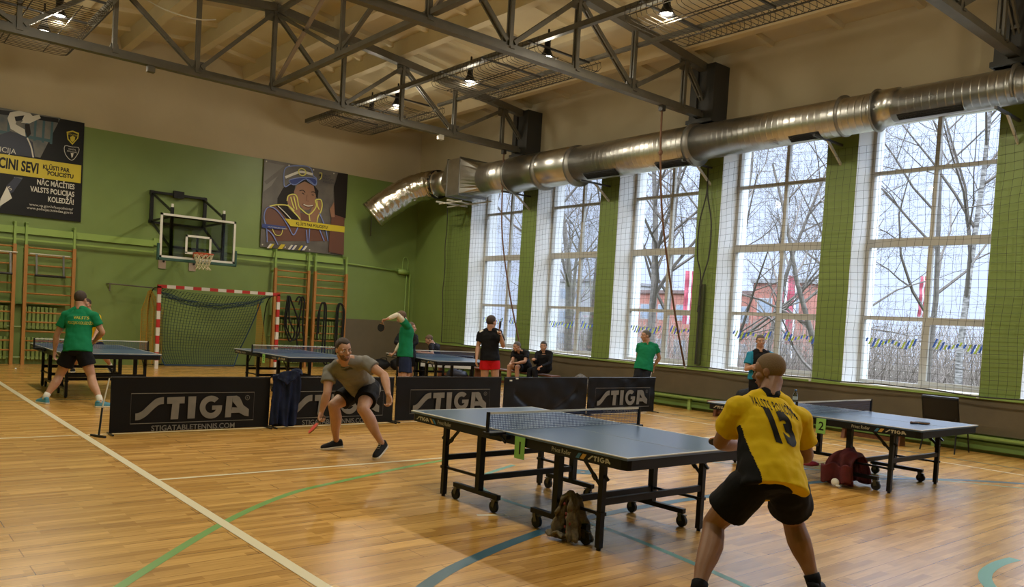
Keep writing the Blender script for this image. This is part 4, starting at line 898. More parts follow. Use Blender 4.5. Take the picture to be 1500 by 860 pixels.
# racket lying on table 2
def racket(label, c, M_, red=True):
    t = thing('table_tennis_racket', label, 'racket', c); t.rotation_euler = M_.to_euler()
    P = [(.077*math.sin(a), .08+.082*(-math.cos(a))) for a in [2*PI*i/28 for i in range(28)]]
    b = MB(); b.prism(P, lambda u, v: (u, v, -.003), (0,0,.006)); b.build('blade', m_wood, t)
    b = MB(); b.prism([(u*.985, .08+(v-.08)*.985) for u, v in P if v > .012], lambda u, v: (u, v, .003), (0,0,.004)); b.build('rubber', mat_cache('racket_red_rubber', (.62,.05,.03), .5) if red else m_ink, t)
    b = MB(); b.prism([(u*.985, .08+(v-.08)*.985) for u, v in P if v > .012], lambda u, v: (u, v, -.007), (0,0,.004)); b.build('rubber', m_ink if red else m_ink, t)
    b = MB(); b.tube([(0,.02,0),(0,-.02,0),(0,-.08,0),(0,-.095,0)], [.011,.013,.015,.017], 8); b.build('handle', mat_cache('racket_handle', (.10,.05,.025), .5), t, True)
    return t
_mc = {}
def mat_cache(n, c, r=.5, **k):
    if n not in _mc: _mc[n] = mat(n, c, r, **k)
    return _mc[n]
racket('black table tennis racket lying on the near end of table 2', (-4.62,-17.90,.770), Matrix.Rotation(-1.9, 3, 'Z'), False)
# bottle beyond table 2
m_bot = glassy('bottle_plastic', (.80,.85,.82), .25); 
def bottle(x, y, z, lb, m=None):
    t = thing('water_bottle', lb, 'bottle', (x,y,z)); n = 14
    b = MB(); b.loft([[(r*math.cos(2*PI*j/n), r*math.sin(2*PI*j/n), h) for j in range(n)] for r, h in ((.028,0),(.032,.01),(.031,.06),(.029,.075),(.032,.09),(.031,.14),(.02,.18),(.012,.195),(.012,.205))]); b.build('body', m or m_bot, t, True)
    b = MB(); b.tube([(0,0,.20),(0,0,.222)], .015, 12); b.build('cap', mat_cache('bottle_cap_blue', (.05,.12,.25)), t, True)
    b = MB(); b.loft([[(.0325*math.cos(2*PI*j/n), .0325*math.sin(2*PI*j/n), h) for j in range(n)] for h in (.085,.13)], False); b.build('label_sleeve', mat_cache('bottle_label', (.45,.50,.48)), t, True)
bottle(-4.36,-16.20,.758,'clear plastic water bottle standing on table 2 behind the net')
# chair by the window wall
m_vin = mat('black_vinyl', (.009,.009,.010), .30)
t = thing('stacking_chair', 'black padded chair standing against the wainscot at the right', 'chair', (-.52,-16.62,0), PI/2)
b = MB(); b.box((-.24,-.22,.42),(.24,.22,.47)); b.build('seat', m_vin, t, True, .02)
cloth('backrest', lambda u, v: (-.27+.54*u, .24-.72*(.54*(u-.5))**2+.02+.12*v, .50+.38*v), 14, 8, m_vin, t, .05)
for sx_ in (-1, 1):
    b = MB(); b.tube([(sx_*.23,-.20,.43),(sx_*.26,-.27,0)], .012, 8); b.build('leg', m_bpole, t); b = MB(); b.tube([(sx_*.23,.20,.43),(sx_*.26,.30,0)], .012, 8); b.build('leg', m_bpole, t); b = MB(); b.tube([(sx_*.23,.18,.43),(sx_*.23,.27,.55)], .012, 8); b.build('back_support', m_bpole, t)
# gym benches and boxes
m_bw = mat('brown_bench_wood', (.16,.06,.028), .5, col2=(.12,.045,.02), nscale=3, stretch=(8,1,8))
def bench(x0, y0, x1, y1, h, lb, w=.26, m=m_bw):
    L_ = math.hypot(x1-x0, y1-y0); t = thing('gym_bench', lb, 'bench', (x0,y0,0), math.atan2(y1-y0, x1-x0), 'low wooden gym benches by the window wall')
    b = MB(); b.box((0,-w/2,h-.035),(L_,w/2,h)); b.build('seat_board', m, t, bevel=.006)
    for x in (.18, L_-.18):
        b = MB(); b.prism([(-w/2+.02,0),(w/2-.02,0),(w/2-.05,h-.036),(-w/2+.05,h-.036)], lambda u, v, x=x: (x-.03,u,v), (.06,0,0)); b.build('foot', m, t)
    b = MB(); b.box((.18,-.025,.05),(L_-.18,.025,.12)); b.build('stretcher', m, t)
bench(-.48,-12.05,-.48,-14.0,.31,'brown wooden gym bench under the fourth window left of the referee')
bench(-.80,-5.3,-.80,-7.75,.42,'brown wooden bench the two men in black sit on',.32)
bench(-.75,-14.9,-.75,-16.2,.21,'low brown wooden bench on the floor behind table 2')
bench(-1.0,-3.0,-.85,-4.9,.38,'brown wooden bench behind the table nearest the corner')
# small folded table end near the bench at left of the player in yellow is table 2 itself ; bags
m_bag = mat('black_bag_cloth', (.011,.011,.013), .6, bump=.6, bscale=18); m_gbag = mat('grey_sweater', (.16,.145,.12), .9, col2=(.06,.055,.05), nscale=22)
def bag(name, c, r, lb, cat, m=m_bag, strap=True, rz=0):
    t = thing(name, lb, cat, c, rz)
    b = MB(); b.ell((0,0,r[2]*.92), r, 22, 14); 
    b.v = [(x*(1+.16*mnoise.noise(Vector((x*9+c[0],y*9,z*9)))), y*(1+.16*mnoise.noise(Vector((x*9,y*9+c[1],z*9)))), max(0, z*(1+.12*mnoise.noise(Vector((x*7,y*7,z*7+c[0])))))) for x, y, z in b.v]
    b.build('body', m, t, True)
    if strap:
        b = MB(); b.tube(spline([(-r[0]*.5,-r[1]*.2,r[2]*1.6),(-r[0]*.2,-r[1]*.6,r[2]*2.1),(r[0]*.3,-r[1]*.6,r[2]*2.05),(r[0]*.5,-r[1]*.2,r[2]*1.6)], 5), .012, 6); b.build('strap', m, t, True)
bag('sports_bag', (-.42,-12.9,.31), (.20,.28,.17), 'black sports bag on the bench left of the player in yellow', 'bag')
bag('grey_sweater', (-.55,-8.35,.0), (.2,.25,.26), 'crumpled grey speckled sweater beside the seated man in the black top', 'sweater', m_gbag, False)
bag('sports_bag', (-1.25,-4.3,0), (.25,.35,.16), 'dark blue sports bag on the floor behind the table near the corner', 'bag', mat('navy_bag', (.012,.015,.035), .6))
bag('sports_bag', (-1.5,-.75,0), (.28,.22,.17), 'black sports bag on the floor by the taupe panel, left of two', 'bag')
bag('sports_bag', (-1.05,-.95,0), (.24,.22,.20), 'black sports bag on the floor by the taupe panel, right of two', 'bag')
bottle(-1.9,-1.1,.0,'clear bottle with a blue cap on the floor near the taupe panel')
# referee desk in the corner
DESK = (-2.32,-5.18)
m_white = mat('white_table_panel', (.58,.60,.62), .4)
t = thing('desk', 'dark desk with a white front panel in front of the seated man in the corner', 'desk', (DESK[0],DESK[1],0), -.70)
b = MB(); b.box((-.75,-.3,.70),(.75,.3,.735)); b.build('desk_top', m_blk, t)
for x in (-.7, .7):
    b = MB(); b.box((x-.02,-.27,0),(x+.02,.27,.70)); b.build('side_frame', m_blk, t)
b = MB(); b.box((-.55,-.31,.42),(.72,-.295,.69)); b.build('front_panel', m_white, t)
# ================================================================== OUTSIDE
m_ground = mat('spring_ground', (.13,.115,.085), .9, col2=(.09,.095,.06), nscale=.4)
b = MB(); b.box((1.2,-70,-1.6),(110,110,-1.5)); b.build('ground', m_ground, kind='structure')
m_brk = mat('red_brick_facade', (.27,.105,.075), .8, col2=(.235,.09,.065), nscale=6); m_bgl = mat('far_window_glass', (.18,.21,.25), .2); m_pale = mat('pale_facade', (.25,.25,.25), .8)
def building(name, lb, x0, y0, rz, w, d, h, cols, rows, m, mr):
    t = thing(name, lb, 'building', (x0,y0,-1.5), rz)
    b = MB(); b.box((0,0,0),(w,d,h)); b.build('wall', m, t)
    b = MB(); b.box((-.2,-.2,h),(w+.2,d+.2,h+.35)); b.build('roof', mr, t)
    for i in range(cols):
        for j in range(rows):
            x = w*(i+.5)/cols; z = h*(j+.45)/rows
            b = MB(); b.box((x-.75,-.04,z-.75),(x+.75,.02,z+.85)); o = b.build('window', m_pale, t); b = MB(); b.box((x-.65,-.05,z-.65),(x+.65,-.03,z+.75)); b.build('pane', m_bgl, o)
building('brick_building', 'red brick building seen through the third and fourth windows', 50, 36.8, -PI/2, 16.3, 10, 7.0, 7, 2, m_brk, mat('dark_roof', (.12,.08,.07), .8))
building('brick_building', 'taller red brick wing at the right of the fourth window', 49, 20.0, -PI/2, 5.2, 8, 8.0, 2, 2, m_brk, mat('grey_roof', (.2,.2,.2), .8))
building('pale_building', 'pale grey house seen through the second window', 62, 60, -PI/2, 9, 10, 9.2, 3, 3, m_pale, mat('grey_roof_tiles', (.16,.16,.17), .8))
m_flr = mat('flag_crimson', (.30,.045,.07), .6); m_flw = mat('flag_white', (.45,.45,.46), .6); m_met = mat('flagpole_white', (.6,.6,.6), .4)
def flag(x, y, top, h, w, lb, zt):
    t = thing('long_flag', lb, 'flag', (x,y,-1.5), -.75, 'long crimson and white flags outside')
    b = MB(); b.tube([(0,0,0),(0,0,zt+1.9)], .06, 8); b.build('pole', m_met, t)
    N = 26
    for k, (a, c) in enumerate(((0,.4),(.4,.6),(.6,1))):
        b = MB(); vs = [(-.08-w*(a+(c-a)*q), .05*math.sin(j*.7+q+a*3), zt+1.5-h*j/N) for j in range(N+1) for q in (0,1)]
        vs2 = [(x_, y_+.02, z_) for x_, y_, z_ in vs]; n = len(vs)
        b.add(vs+vs2, [(2*j,2*j+1,2*j+3,2*j+2) for j in range(N)]+[(n+2*j+2,n+2*j+3,n+2*j+1,n+2*j) for j in range(N)]); b.build('stripe', m_flw if k == 1 else m_flr, t, True)
# ---- bare trees
m_bark = mat('grey_bark', (.13,.115,.095), .9, col2=(.08,.07,.058), nscale=7); m_birch = mat('birch_bark', (.30,.29,.27), .8, col2=(.06,.055,.05), nscale=5, stretch=(1,1,4)); m_twig = mat('twig_bark', (.10,.085,.07), .9)
def tree(x, y, h, lb, seed, r0=.16, birch=False, spread=.55, lean=(0,0), depth=5, z0=-1.5, first=.25, group='bare trees outside the windows', nb=6, droop=.0):
    R = random.Random(seed); tr = MB(); br = MB()
    def rv(): return Vector((R.uniform(-1,1), R.uniform(-1,1), R.uniform(-1,1)))
    def grow(p, d, L, r, lev):
        n = 5 if lev == 0 else (4 if lev < 3 else 3)
        pts = [p.copy()]; rs = [r]; 
        for i in range(n):
            d = (d+rv()*(.10 if lev == 0 else .24)+Vector((0,0,.05-droop*lev*.1))).normalized(); p = p+d*L/n; pts.append(p.copy()); rs.append(max(.003, r*(1-.75*(i+1)/n)))
        (tr if lev == 0 else br).tube(pts, rs, 8 if lev == 0 else (5 if lev < 3 else 3), cap=False)
        if lev >= depth: return
        k = nb if lev == 0 else 4
        if lev == 0: k = int(nb*1.6)
        for q in range(k):
            t_ = (first+(1-first)*(q+R.random())/k) if lev == 0 else .25+.75*(q+R.random())/k
            f = min(t_*n, n-.001); i = int(f); pp = pts[i].lerp(pts[i+1], f-i); rr = rs[i]*(1-(f-i))+rs[i+1]*(f-i)
            dd = (pts[i+1]-pts[i]).normalized(); side = rv(); side = (side-dd*side.dot(dd)).normalized()
            grow(pp, (dd*(1-spread)+side*spread*1.2+Vector((0,0,.18))).normalized(), L*R.uniform(.42,.62)*(1.0-.45*t_ if lev == 0 else .95), max(.004, rr*.62), lev+1)
    t = thing('birch_tree' if birch else 'bare_tree', lb, 'tree', (x,y,z0), 0, group)
    grow(Vector((0,0,0)), Vector((lean[0],lean[1],1)).normalized(), h, r0, 0)
    tr.build('trunk', m_birch if birch else m_bark, t, True); br.build('branches', m_birch if birch == 2 else m_twig, t)
    return t

flag(35, 7.4, 0, 4.6, 1.15, 'long crimson and white flag seen in the fourth window', 5.9)
flag(35, -1.2, 0, 2.4, .45, 'narrow crimson flag seen in the nearest window', 5.8)
flag(35, 15.6, 0, 4.0, .8, 'crimson flag at the right edge of the third window', 6.3)
tree(12, 11.6, 13, 'bare tree in the first window from the corner', 1, .16)
tree(9, 4.7, 10, 'slender leaning bare tree at the right of the first window', 2, .10, nb=5)
tree(16, 9.2, 15, 'thick bare tree in the middle of the second window', 3, .22)
tree(10, 1.9, 11, 'bare tree at the left of the second window', 4, .13)
tree(11, -.7, 13, 'thick bare tree at the left of the third window', 5, .20)
tree(15, 1.9, 13, 'bare tree in the middle of the third window', 6, .18)
tree(9, -6.1, 11, 'bare tree at the left of the fourth window', 8, .13, first=.12)
tree(22, 1.0, 13, 'distant bare tree behind the flag in the fourth window', 9, .16)
tree(7.5, -10.9, 8.5, 'low spreading bare tree at the left of the nearest window', 11, .12, lean=(-.15,.35), first=.08, spread=.7)
tree(14, -10.3, 12, 'dark twin trunk tree in the middle of the nearest window', 12, .13)
tree(12.5, -11.9, 14, 'white barked birch at the right of the nearest window', 13, .13, birch=True, first=.3, nb=8)
tree(20, -3.0, 12, 'bare tree showing between the fourth and nearest window', 14, .15)
tree(26, 20, 13, 'bare tree far behind in the third window', 15, .2)
m_hedge = mat('brush_twigs', (.16,.135,.11), .9)
R = random.Random(5); b = MB()
for i in range(5200):
    X = R.uniform(17, 30); yy = -14+R.random()*46; yy = yy if yy < (X-12)*1.5 else -14+R.random()*14
    p = Vector((X, yy, -1.5)); d = Vector((R.uniform(-.5,.5), R.uniform(-.5,.5), 1)).normalized(); L = R.uniform(1.8, 5.0)
    for q in range(3):
        p2 = p+d*L/3; b.tube([p, p2], [.018-.004*q, .014-.004*q], 3, False); p = p2; d = (d+Vector((R.uniform(-.5,.5), R.uniform(-.5,.5), 0))).normalized()
tag(b.build('brushwood', m_hedge), 'thicket of bare brushwood outside behind the trees', 'shrubs', kind='stuff')
# ================================================================== PEOPLE
m_skin = mat('skin', (.43,.235,.155), .5, col2=(.39,.205,.13), nscale=14); m_skin2 = mat('skin_tanned', (.30,.155,.095), .5, col2=(.27,.135,.08), nscale=14)
m_eye = mat('eye_white', (.55,.52,.48), .3); m_iris = mat('iris', (.05,.035,.025), .3); m_lip = mat('lips', (.34,.13,.10), .5)
m_h1 = mat('dark_brown_hair', (.035,.020,.012), .7, bump=.5, bscale=150); m_h2 = mat('short_brown_hair', (.10,.06,.035), .8, bump=.5, bscale=150); m_h3 = mat('grey_hair', (.09,.08,.07), .8, bump=.5, bscale=150)
V = Vector
def ring(c, a, b, n=20): return [c+a*math.cos(2*PI*j/n)+b*math.sin(2*PI*j/n) for j in range(n)]
def limb(mb, pts, rs, n=16):
    """closed tapered limb with rounded ends"""
    pts = [V(p) for p in pts]; d0 = (pts[1]-pts[0]).normalized(); d1 = (pts[-1]-pts[-2]).normalized()
    P = [pts[0]-d0*rs[0]*.8]+pts+[pts[-1]+d1*rs[-1]*.8]; R = [rs[0]*.5]+list(rs)+[rs[-1]*.5]
    mb.tube(P, R, n)
def seglimb(mb, a, b, prof, n=16, bulge=None, ba=0.):
    a, b = V(a), V(b); k = len(prof); pts = []
    for i, r in enumerate(prof):
        t = i/(k-1); p = a.lerp(b, t)
        if bulge is not None: p = p+bulge*ba*math.sin(PI*min(1, t*1.6))*(t < .63)
        pts.append(p)
    limb(mb, pts, prof, n)
def remesh(mb, voxel, smooth=3, disp=0., dscale=.12, name='tmp'):
    me = bpy.data.meshes.new(name); me.from_pydata(mb.v, [], mb.f); o = bpy.data.objects.new(name, me); COL.objects.link(o)
    m = o.modifiers.new('r', 'REMESH'); m.mode = 'VOXEL'; m.voxel_size = voxel; m.use_smooth_shade = True
    if smooth: s = o.modifiers.new('s', 'SMOOTH'); s.factor = .5; s.iterations = smooth
    if disp:
        tx = bpy.data.textures.new('fold', 'CLOUDS'); tx.noise_scale = dscale; tx.noise_depth = 1
        d = o.modifiers.new('d', 'DISPLACE'); d.texture = tx; d.strength = disp; d.mid_level = .5; d.texture_coords = 'LOCAL'
    dg = bpy.context.evaluated_depsgraph_get(); r = bpy.data.meshes.new_from_object(o.evaluated_get(dg))
    bpy.data.objects.remove(o); bpy.data.meshes.remove(me); r.name = name; return r
def cloth_spec():
    for m in (m_yel, m_bjer, m_grs, m_grey, m_bsh, m_nsh, m_rsh, m_teal2, m_sb): m.node_tree.nodes['Principled BSDF'].inputs['Specular IOR Level'].default_value = .12
def meshobj(me, name, mats, parent, sel=None):
    for m in mats: me.materials.append(m)
    if sel:
        for p in me.polygons: p.material_index = sel(p.center)
    me.polygons.foreach_set('use_smooth', [True]*len(me.polygons)); me.update()
    o = bpy.data.objects.new(name, me); COL.objects.link(o); o.parent = parent; return o
def frame(f, up):
    f = V(f).normalized(); up = V(up); r = f.cross(up).normalized(); u = r.cross(f).normalized(); return Matrix((r, f, u)).transposed()   # columns: right, forward, up
def head_mesh(mb, c, F, neck):
    def E_(p, r, n=16, m=12): mb.ell(c+F @ V(p), r, n, m, F)
    E_((0,-.012,.030), (.076,.098,.090), 24, 18); E_((0,.022,-.038), (.058,.068,.078), 20, 14); E_((0,.055,-.090), (.034,.030,.026)); E_((0,.030,.030), (.066,.062,.062), 18, 12)
    for s in (-1, 1):
        E_((s*.030,.081,.020), (.027,.013,.008)); E_((s*.044,.052,-.024), (.026,.030,.024)); E_((s*.077,-.008,-.008), (.010,.020,.032)); E_((s*.045,-.005,-.075), (.020,.040,.028))
    mb.tube([c+F @ V(p) for p in ((0,.086,.014),(0,.100,-.012),(0,.111,-.030),(0,.104,-.040))], [.009,.012,.016,.012], 10)
    E_((0,.094,-.036), (.019,.014,.010)); E_((0,.086,-.062), (.024,.012,.006)); E_((0,.084,-.073), (.022,.012,.007))
    nb = c+F @ V((0,-.022,-.055)); seglimb(mb, neck, nb, (.072,.066,.063,.064))
def hand(mb, w, d, pn, side, curl=(20,30,25), spread=.004, scale=1., thumb=35, tcurl=20):
    """w wrist, d direction of the palm, pn palm normal (towards which fingers close), side +1/-1: where the thumb is along lat"""
    d = V(d).normalized(); pn = V(pn); pn = (pn-d*pn.dot(d)).normalized(); lat = d.cross(pn).normalized()*side; w = V(w); s = scale
    rr = [(0,.028,.020),(.025,.031,.017),(.055,.040,.016),(.085,.043,.014),(.095,.038,.011)]
    mb.loft([ring(w+d*x*s, lat*a*s, pn*b*s, 14) for x, a, b in rr])
    L_ = (.076,.084,.078,.062)
    for k in range(4):
        off = (.0315-.021*k); p = w+d*(.088-.004*abs(k-1.2))*s+lat*off*s; ang = 0; dir0 = (d+lat*(off*spread*20)).normalized(); pts = [p-d*.02*s, p]
        for q, fr in enumerate((.46,.30,.24)):
            ang += math.radians(curl[q]); dd = dir0*math.cos(ang)+pn*math.sin(ang); p = p+dd*L_[k]*fr*s; pts.append(p)
        mb.tube(pts+[pts[-1]+(pts[-1]-pts[-2]).normalized()*.005*s], [.0095*s,.0092*s,.0085*s,.0078*s,.0070*s,.004*s], 10)
    a = math.radians(thumb); p = w+d*.022*s+lat*.022*s; dd = (d*math.cos(a)+lat*math.sin(a)+pn*.25).normalized(); p1 = p+dd*.042*s
    b_ = math.radians(tcurl); d2 = (dd*math.cos(b_)+(pn*.7-lat*.3+d*.3).normalized()*math.sin(b_)).normalized(); p2 = p1+d2*.032*s; p3 = p2+(d2+pn*.3).normalized()*.024*s
    mb.tube([p, p1, p2, p3], [.016*s,.0115*s,.0100*s,.0065*s], 10)
def shoe(parent, an, toe, up, m_up, m_sole, m_ac=None, label=None):
    f = V(toe).normalized(); F = frame(f, up); an = V(an); P = lambda x, y, z: an+F @ V((x, y, z))
    h0 = -.085
    st = [(-.075,.026,.055),(-.06,.036,.085),(-.02,.041,.095),(.03,.043,.082),(.08,.046,.062),(.13,.049,.050),(.17,.043,.040),(.195,.026,.028)]
    b = MB(); n = 16; rings = []
    for y, w, h in st:
        rg = []
        for j in range(n):
            a = 2*PI*j/n; x = w*math.cos(a); z = math.sin(a); z = h0+.018+(h if z > 0 else .012)*z*(1 if z > 0 else 1)
            rg.append(P(x, y, z))
        rings.append(rg)
    b.loft(rings); b.tube([P(0,-.030,-.03),P(0,-.03,.018)], [.045,.042], 14); o = b.build('shoe', [m_up, m_ac or m_up], parent, True)
    if label: o['label'] = label
    sm = o.modifiers.new('s', 'SUBSURF'); sm.levels = 1; sm.render_levels = 1
    out = [(w*1.08*(1 if s_ else -1), y) for s_ in (0, 1) for y, w, h in (st if s_ else st[::-1])]
    b = MB(); b.prism(out, lambda u, v: P(u, v, h0-.004), F @ V((0,0,.024))); b.build('sole', m_sole, o, bevel=.004)
    b = MB()
    for k in range(4): b.tube([P(-.022,.035+.018*k,h0+.108-.010*k), P(0,.038+.018*k,h0+.116-.012*k), P(.022,.035+.018*k,h0+.108-.010*k)], .0025, 5)
    b.build('laces', m_ac or m_sole, o)
def hair(parent, c, F, m, thick=1.07, front=.062, back=-.06, rec=0., top=1.0):
    b = MB(); n, k = 36, 24; ctr = V((0,-.012,.030)); rx = V((.076,.098,.090)); rings = []
    for i in range(k+1):
        th = PI*max(.015, min(.985, i/k)); rg = []
        for j in range(n):
            ph = 2*PI*j/n; d = V((math.sin(th)*math.cos(ph), math.sin(th)*math.sin(ph), math.cos(th)))
            p = V((d.x*rx.x, d.y*rx.y, d.z*rx.z)); y, z = p.y+ctr.y, p.z+ctr.z
            t = max(0, min(1, (y+.03)/.085)); line_ = back+(front-back)*t*t*(3-2*t)
            if rec and y > .02: line_ += rec*(1-abs(abs(p.x)/.05-1)) if abs(p.x) < .1 else 0
            q = max(0, min(1, (z-line_)/.014+.5)); f = .90+(thick-.90)*q
            f += (.012*mnoise.noise(d*9)+.006*mnoise.noise(d*23))*q
            if d.z > 0: f *= 1+(top-1)*d.z
            rg.append(c+F @ (ctr+p*f))
        rings.append(rg)
    b.loft(rings); return b.build('hair', m, parent, True)
def person(label, J, cl, voxel=.008, group=None):
    """J joints in world space, cl clothing description"""
    root = (J['anL']+J['anR'])/2; root = V((root.x, root.y, cl.get('base', 0.)))
    t = thing('person', label, 'person', root, 0, group)
    for k, v in list(J.items()): 
        if isinstance(v, Vector) and k not in ('hf','hu','toeL','toeR','upL','upR','hdL','hdR','hnL','hnR'): J[k] = v-root
    lp, ls = (J['hipR']-J['hipL']).normalized(), (J['shR']-J['shL']).normalized()
    S = J.get('scale', 1.); bulk = cl.get('bulk', 1.)
    pel, neck = (J['hipL']+J['hipR'])/2, J['neck']; sh = (J['shL']+J['shR'])/2
    waist = J.get('waist', pel.lerp(sh, .42)); spine = [pel, waist, waist.lerp(sh, .5), sh]
    def axes(t_, p0, p1):
        lat = (lp*(1-t_)+ls*t_).normalized(); up = (p1-p0).normalized(); fr = up.cross(lat).normalized(); lat = fr.cross(up).normalized(); return lat, fr, up
    def torso(mb, add, zlo=-.10, top=True, k=1., shirt=False):
        st = [(-.09,.115,.085),(-.03,.155,.112),(.06,.168,.118),(.18,.158,.108),(.36,.148,.103),(.55,.158,.112),(.74,.172,.120),(.90,.170,.108),(1.0,.150,.088),(1.07,.095,.070)]
        if shirt: st = [(min(-.02, cl.get('hem', -.03)),.180,.132),(.06,.178,.130),(.18,.168,.120),(.36,.156,.110)]+st[5:]
        rings = []; pts = [p for p in spline(spine, 8)]
        for q, w, dpt in st:
            if q < zlo and not shirt: continue
            if q > 1.0 and not top: continue
            if q < 0: p = pel+(pel-waist).normalized()*(-q)*.9; up = (waist-pel)
            elif q <= 1: 
                f = q*(len(pts)-1); i = min(int(f), len(pts)-2); p = pts[i].lerp(pts[i+1], f-i); up = pts[i+1]-pts[i]
            else: p = sh.lerp(neck, .6); up = neck-sh if (neck-sh).length > .02 else pts[-1]-pts[-2]
            tt = max(0, min(1, q)); lat = (lp*(1-tt)+ls*tt); up = up.normalized(); lat = (lat-up*lat.dot(up)).normalized(); fr = up.cross(lat).normalized()
            wa, da = (w*bulk+add)*S, (dpt*bulk*J.get('belly', 1. ) if q < .6 else dpt*bulk)+0; da = (da+add)*S
            rings.append(ring(p, lat*wa*k, fr*da*k, 28))
        mb.loft(rings)
    # ---- body
    b = MB(); torso(b, -.012); 
    F = frame(J['hf'], J['hu']); head_mesh(b, J['head'], F, neck)
    LK, AK = S*cl.get('legk', 1.), S*cl.get('armk', 1.)
    for s in 'LR':
        h, kn, an = J['hip'+s], J['knee'+s], J['an'+s]; toe = J['toe'+s].normalized(); upf = J.get('up'+s, V((0,0,1)))
        fwd = ((kn-h).cross(an-kn)).cross(an-kn); back = -toe
        seglimb(b, h.lerp(kn, .04), kn, [x*LK for x in (.090,.090,.084,.074,.064,.056)]); b.ell(kn, (.054*LK,.054*LK,.058*LK), 14, 10)
        seglimb(b, kn, an, [x*LK for x in (.053,.057,.060,.054,.043,.034,.031)], bulge=back, ba=.018)
        Fm = frame(toe, upf); b.ell(an+Fm @ V((0,.0,-.02)), (.032,.045,.040), 12, 8, Fm); b.ell(an+Fm @ V((0,.06,-.045)), (.035,.085,.024), 12, 8, Fm)
        a, e, w = J['sh'+s], J['el'+s], J['wr'+s]
        b.ell(a, (.056*S,.056*S,.056*S), 14, 10); seglimb(b, sh.lerp(a, .6), a, (.055*S,.057*S,.054*S)); seglimb(b, neck.lerp(J['head'], .22), a.lerp(neck, .12), (.050*S,.056*S,.052*S)); seglimb(b, a, e, [x*AK for x in (.054,.053,.050,.046,.041,.039)])
        b.ell(e, (.038*AK,.038*AK,.040*AK), 12, 8); seglimb(b, e, w, [x*AK for x in (.040,.043,.041,.035,.028,.025)])
        hd = J.get('hd'+s, (w-e)); hn = J.get('hn'+s, V((0,0,-1))); hp = cl.get('hand'+s, {})
        hand(b, w, hd, hn, hp.get('side', 1), hp.get('curl', (18,28,22)), hp.get('spread', .004), S, hp.get('thumb', 38), hp.get('tcurl', 20))
    me = remesh(b, voxel, 2 if voxel > .006 else 3, name='body'); sk = cl.get('skin', m_skin)
    meshobj(me, 'body', [sk], t)
    # ---- face and hair
    c = J['head']
    for s in (-1, 1):
        eb = MB(); eb.ell(c+F @ V((s*.031,.083,.001)), (.0125,.008,.0068), 12, 8, F); eo = eb.build('eye', m_eye, t, True)
        ib = MB(); ib.ell(c+F @ V((s*.031,.0895,.001)), (.0055,.0025,.0055), 10, 6, F); ib.build('iris', m_iris, eo, True)
        bb = MB(); bb.tube([c+F @ V(p) for p in ((s*.014,.0925,.020),(s*.031,.0940,.027),(s*.050,.081,.021))], [.0035,.004,.0025], 6); bb.build('eyebrow', cl.get('hairm', m_h1), t, True)
    lb = MB(); lb.tube([c+F @ V(p) for p in ((-.022,.0905,-.067),(-.008,.0985,-.0655),(.008,.0985,-.0655),(.022,.0905,-.067))], [.003,.0052,.0052,.003], 8); lb.build('lips', m_lip, t, True)
    hr = cl.get('hair', {}); hair(t, c, F, cl.get('hairm', m_h1), **hr)
    if cl.get('beard'):
        b = MB(); b.ell(c+F @ V((0,.026,-.052)), (.0575,.0685,.0665), 20, 14, F); b.ell(c+F @ V((0,.056,-.092)), (.036,.032,.028), 14, 10, F)
        me = remesh(b, .006, 2, name='beard'); inv = F.transposed(); bad = []
        ob = meshobj(me, 'beard', [mat_cache('beard_stubble', (.13,.065,.035), .9)], t)
        import bmesh; bm_ = bmesh.new(); bm_.from_mesh(me)
        dl = [f for f in bm_.faces if (lambda q: q.z > -.052+max(0, abs(q.x)-.03)*1.1 or q.y < -.0 or (abs(q.x) < .026 and q.z > -.078 and q.y > .07 and q.z < -.056))(inv @ (f.calc_center_median()-c))]
        bmesh.ops.delete(bm_, geom=dl, context='FACES'); bm_.to_mesh(me); bm_.free()
    # ---- shirt
    b = MB(); torso(b, cl.get('loose', .016), shirt=True); sl = cl.get('sleeve', .62)
    for s in 'LR':
        a, e, w = J['sh'+s], J['el'+s], J['wr'+s]; r = cl.get('sleeve_r', .070)*S
        b.ell(a, (.068*AK+.004,.068*AK+.004,.066*AK+.004), 14, 10); seglimb(b, sh.lerp(a, .55), a, (.075*S,.075*AK,.068*AK)); seglimb(b, neck.lerp(J['head'], .10), a.lerp(neck, .10), (.064*S,.070*S,.066*S))
        if sl <= 1: b.tube([a, a.lerp(e, sl*.5), a.lerp(e, sl)], [.068*AK, r, r*1.03], 18)
        else: limb(b, [a, a.lerp(e, .5), e], [.068*S,.060*S,.052*S], 16); b.tube([e, e.lerp(w, .5), e.lerp(w, .96)], [.053*S,.046*S,.036*S], 16)
    me = remesh(b, max(.007, voxel), 4, cl.get('fold', .022), .11, name='shirt')
    so = meshobj(me, cl.get('top_name', 'shirt'), cl['top'], t, (lambda p: cl['sel'](p, J, t)) if 'sel' in cl else None)
    b = MB(); nb = neck; up = (J['head']-neck).normalized(); lat = ls; fr = up.cross(lat).normalized(); 
    b.tube([nb.lerp(sh, .25)+(-fr*0)+lat*0+(lat*math.cos(a)+fr*math.sin(a))*.077*S+up*.006*math.sin(a) for a in [2*PI*i/24 for i in range(25)]], .010, 6, False); b.build('collar', cl.get('collar', cl['top'][0]), so, True)
    # ---- shorts / trousers
    b = MB(); rings = []; upd = (waist-pel).normalized(); frp = upd.cross(lp).normalized()
    for q, w, dp in ((-.10,.12,.09),(-.05,.160,.118),(.02,.176,.128),(.07,.165,.118),(.10,.150,.105)): rings.append(ring(pel+upd*q, lp*w*S*bulk*cl.get('hipk', 1.), frp*dp*S*bulk*cl.get('hipk', 1.), 24))
    b.loft(rings); ll = cl.get('leg', .62)
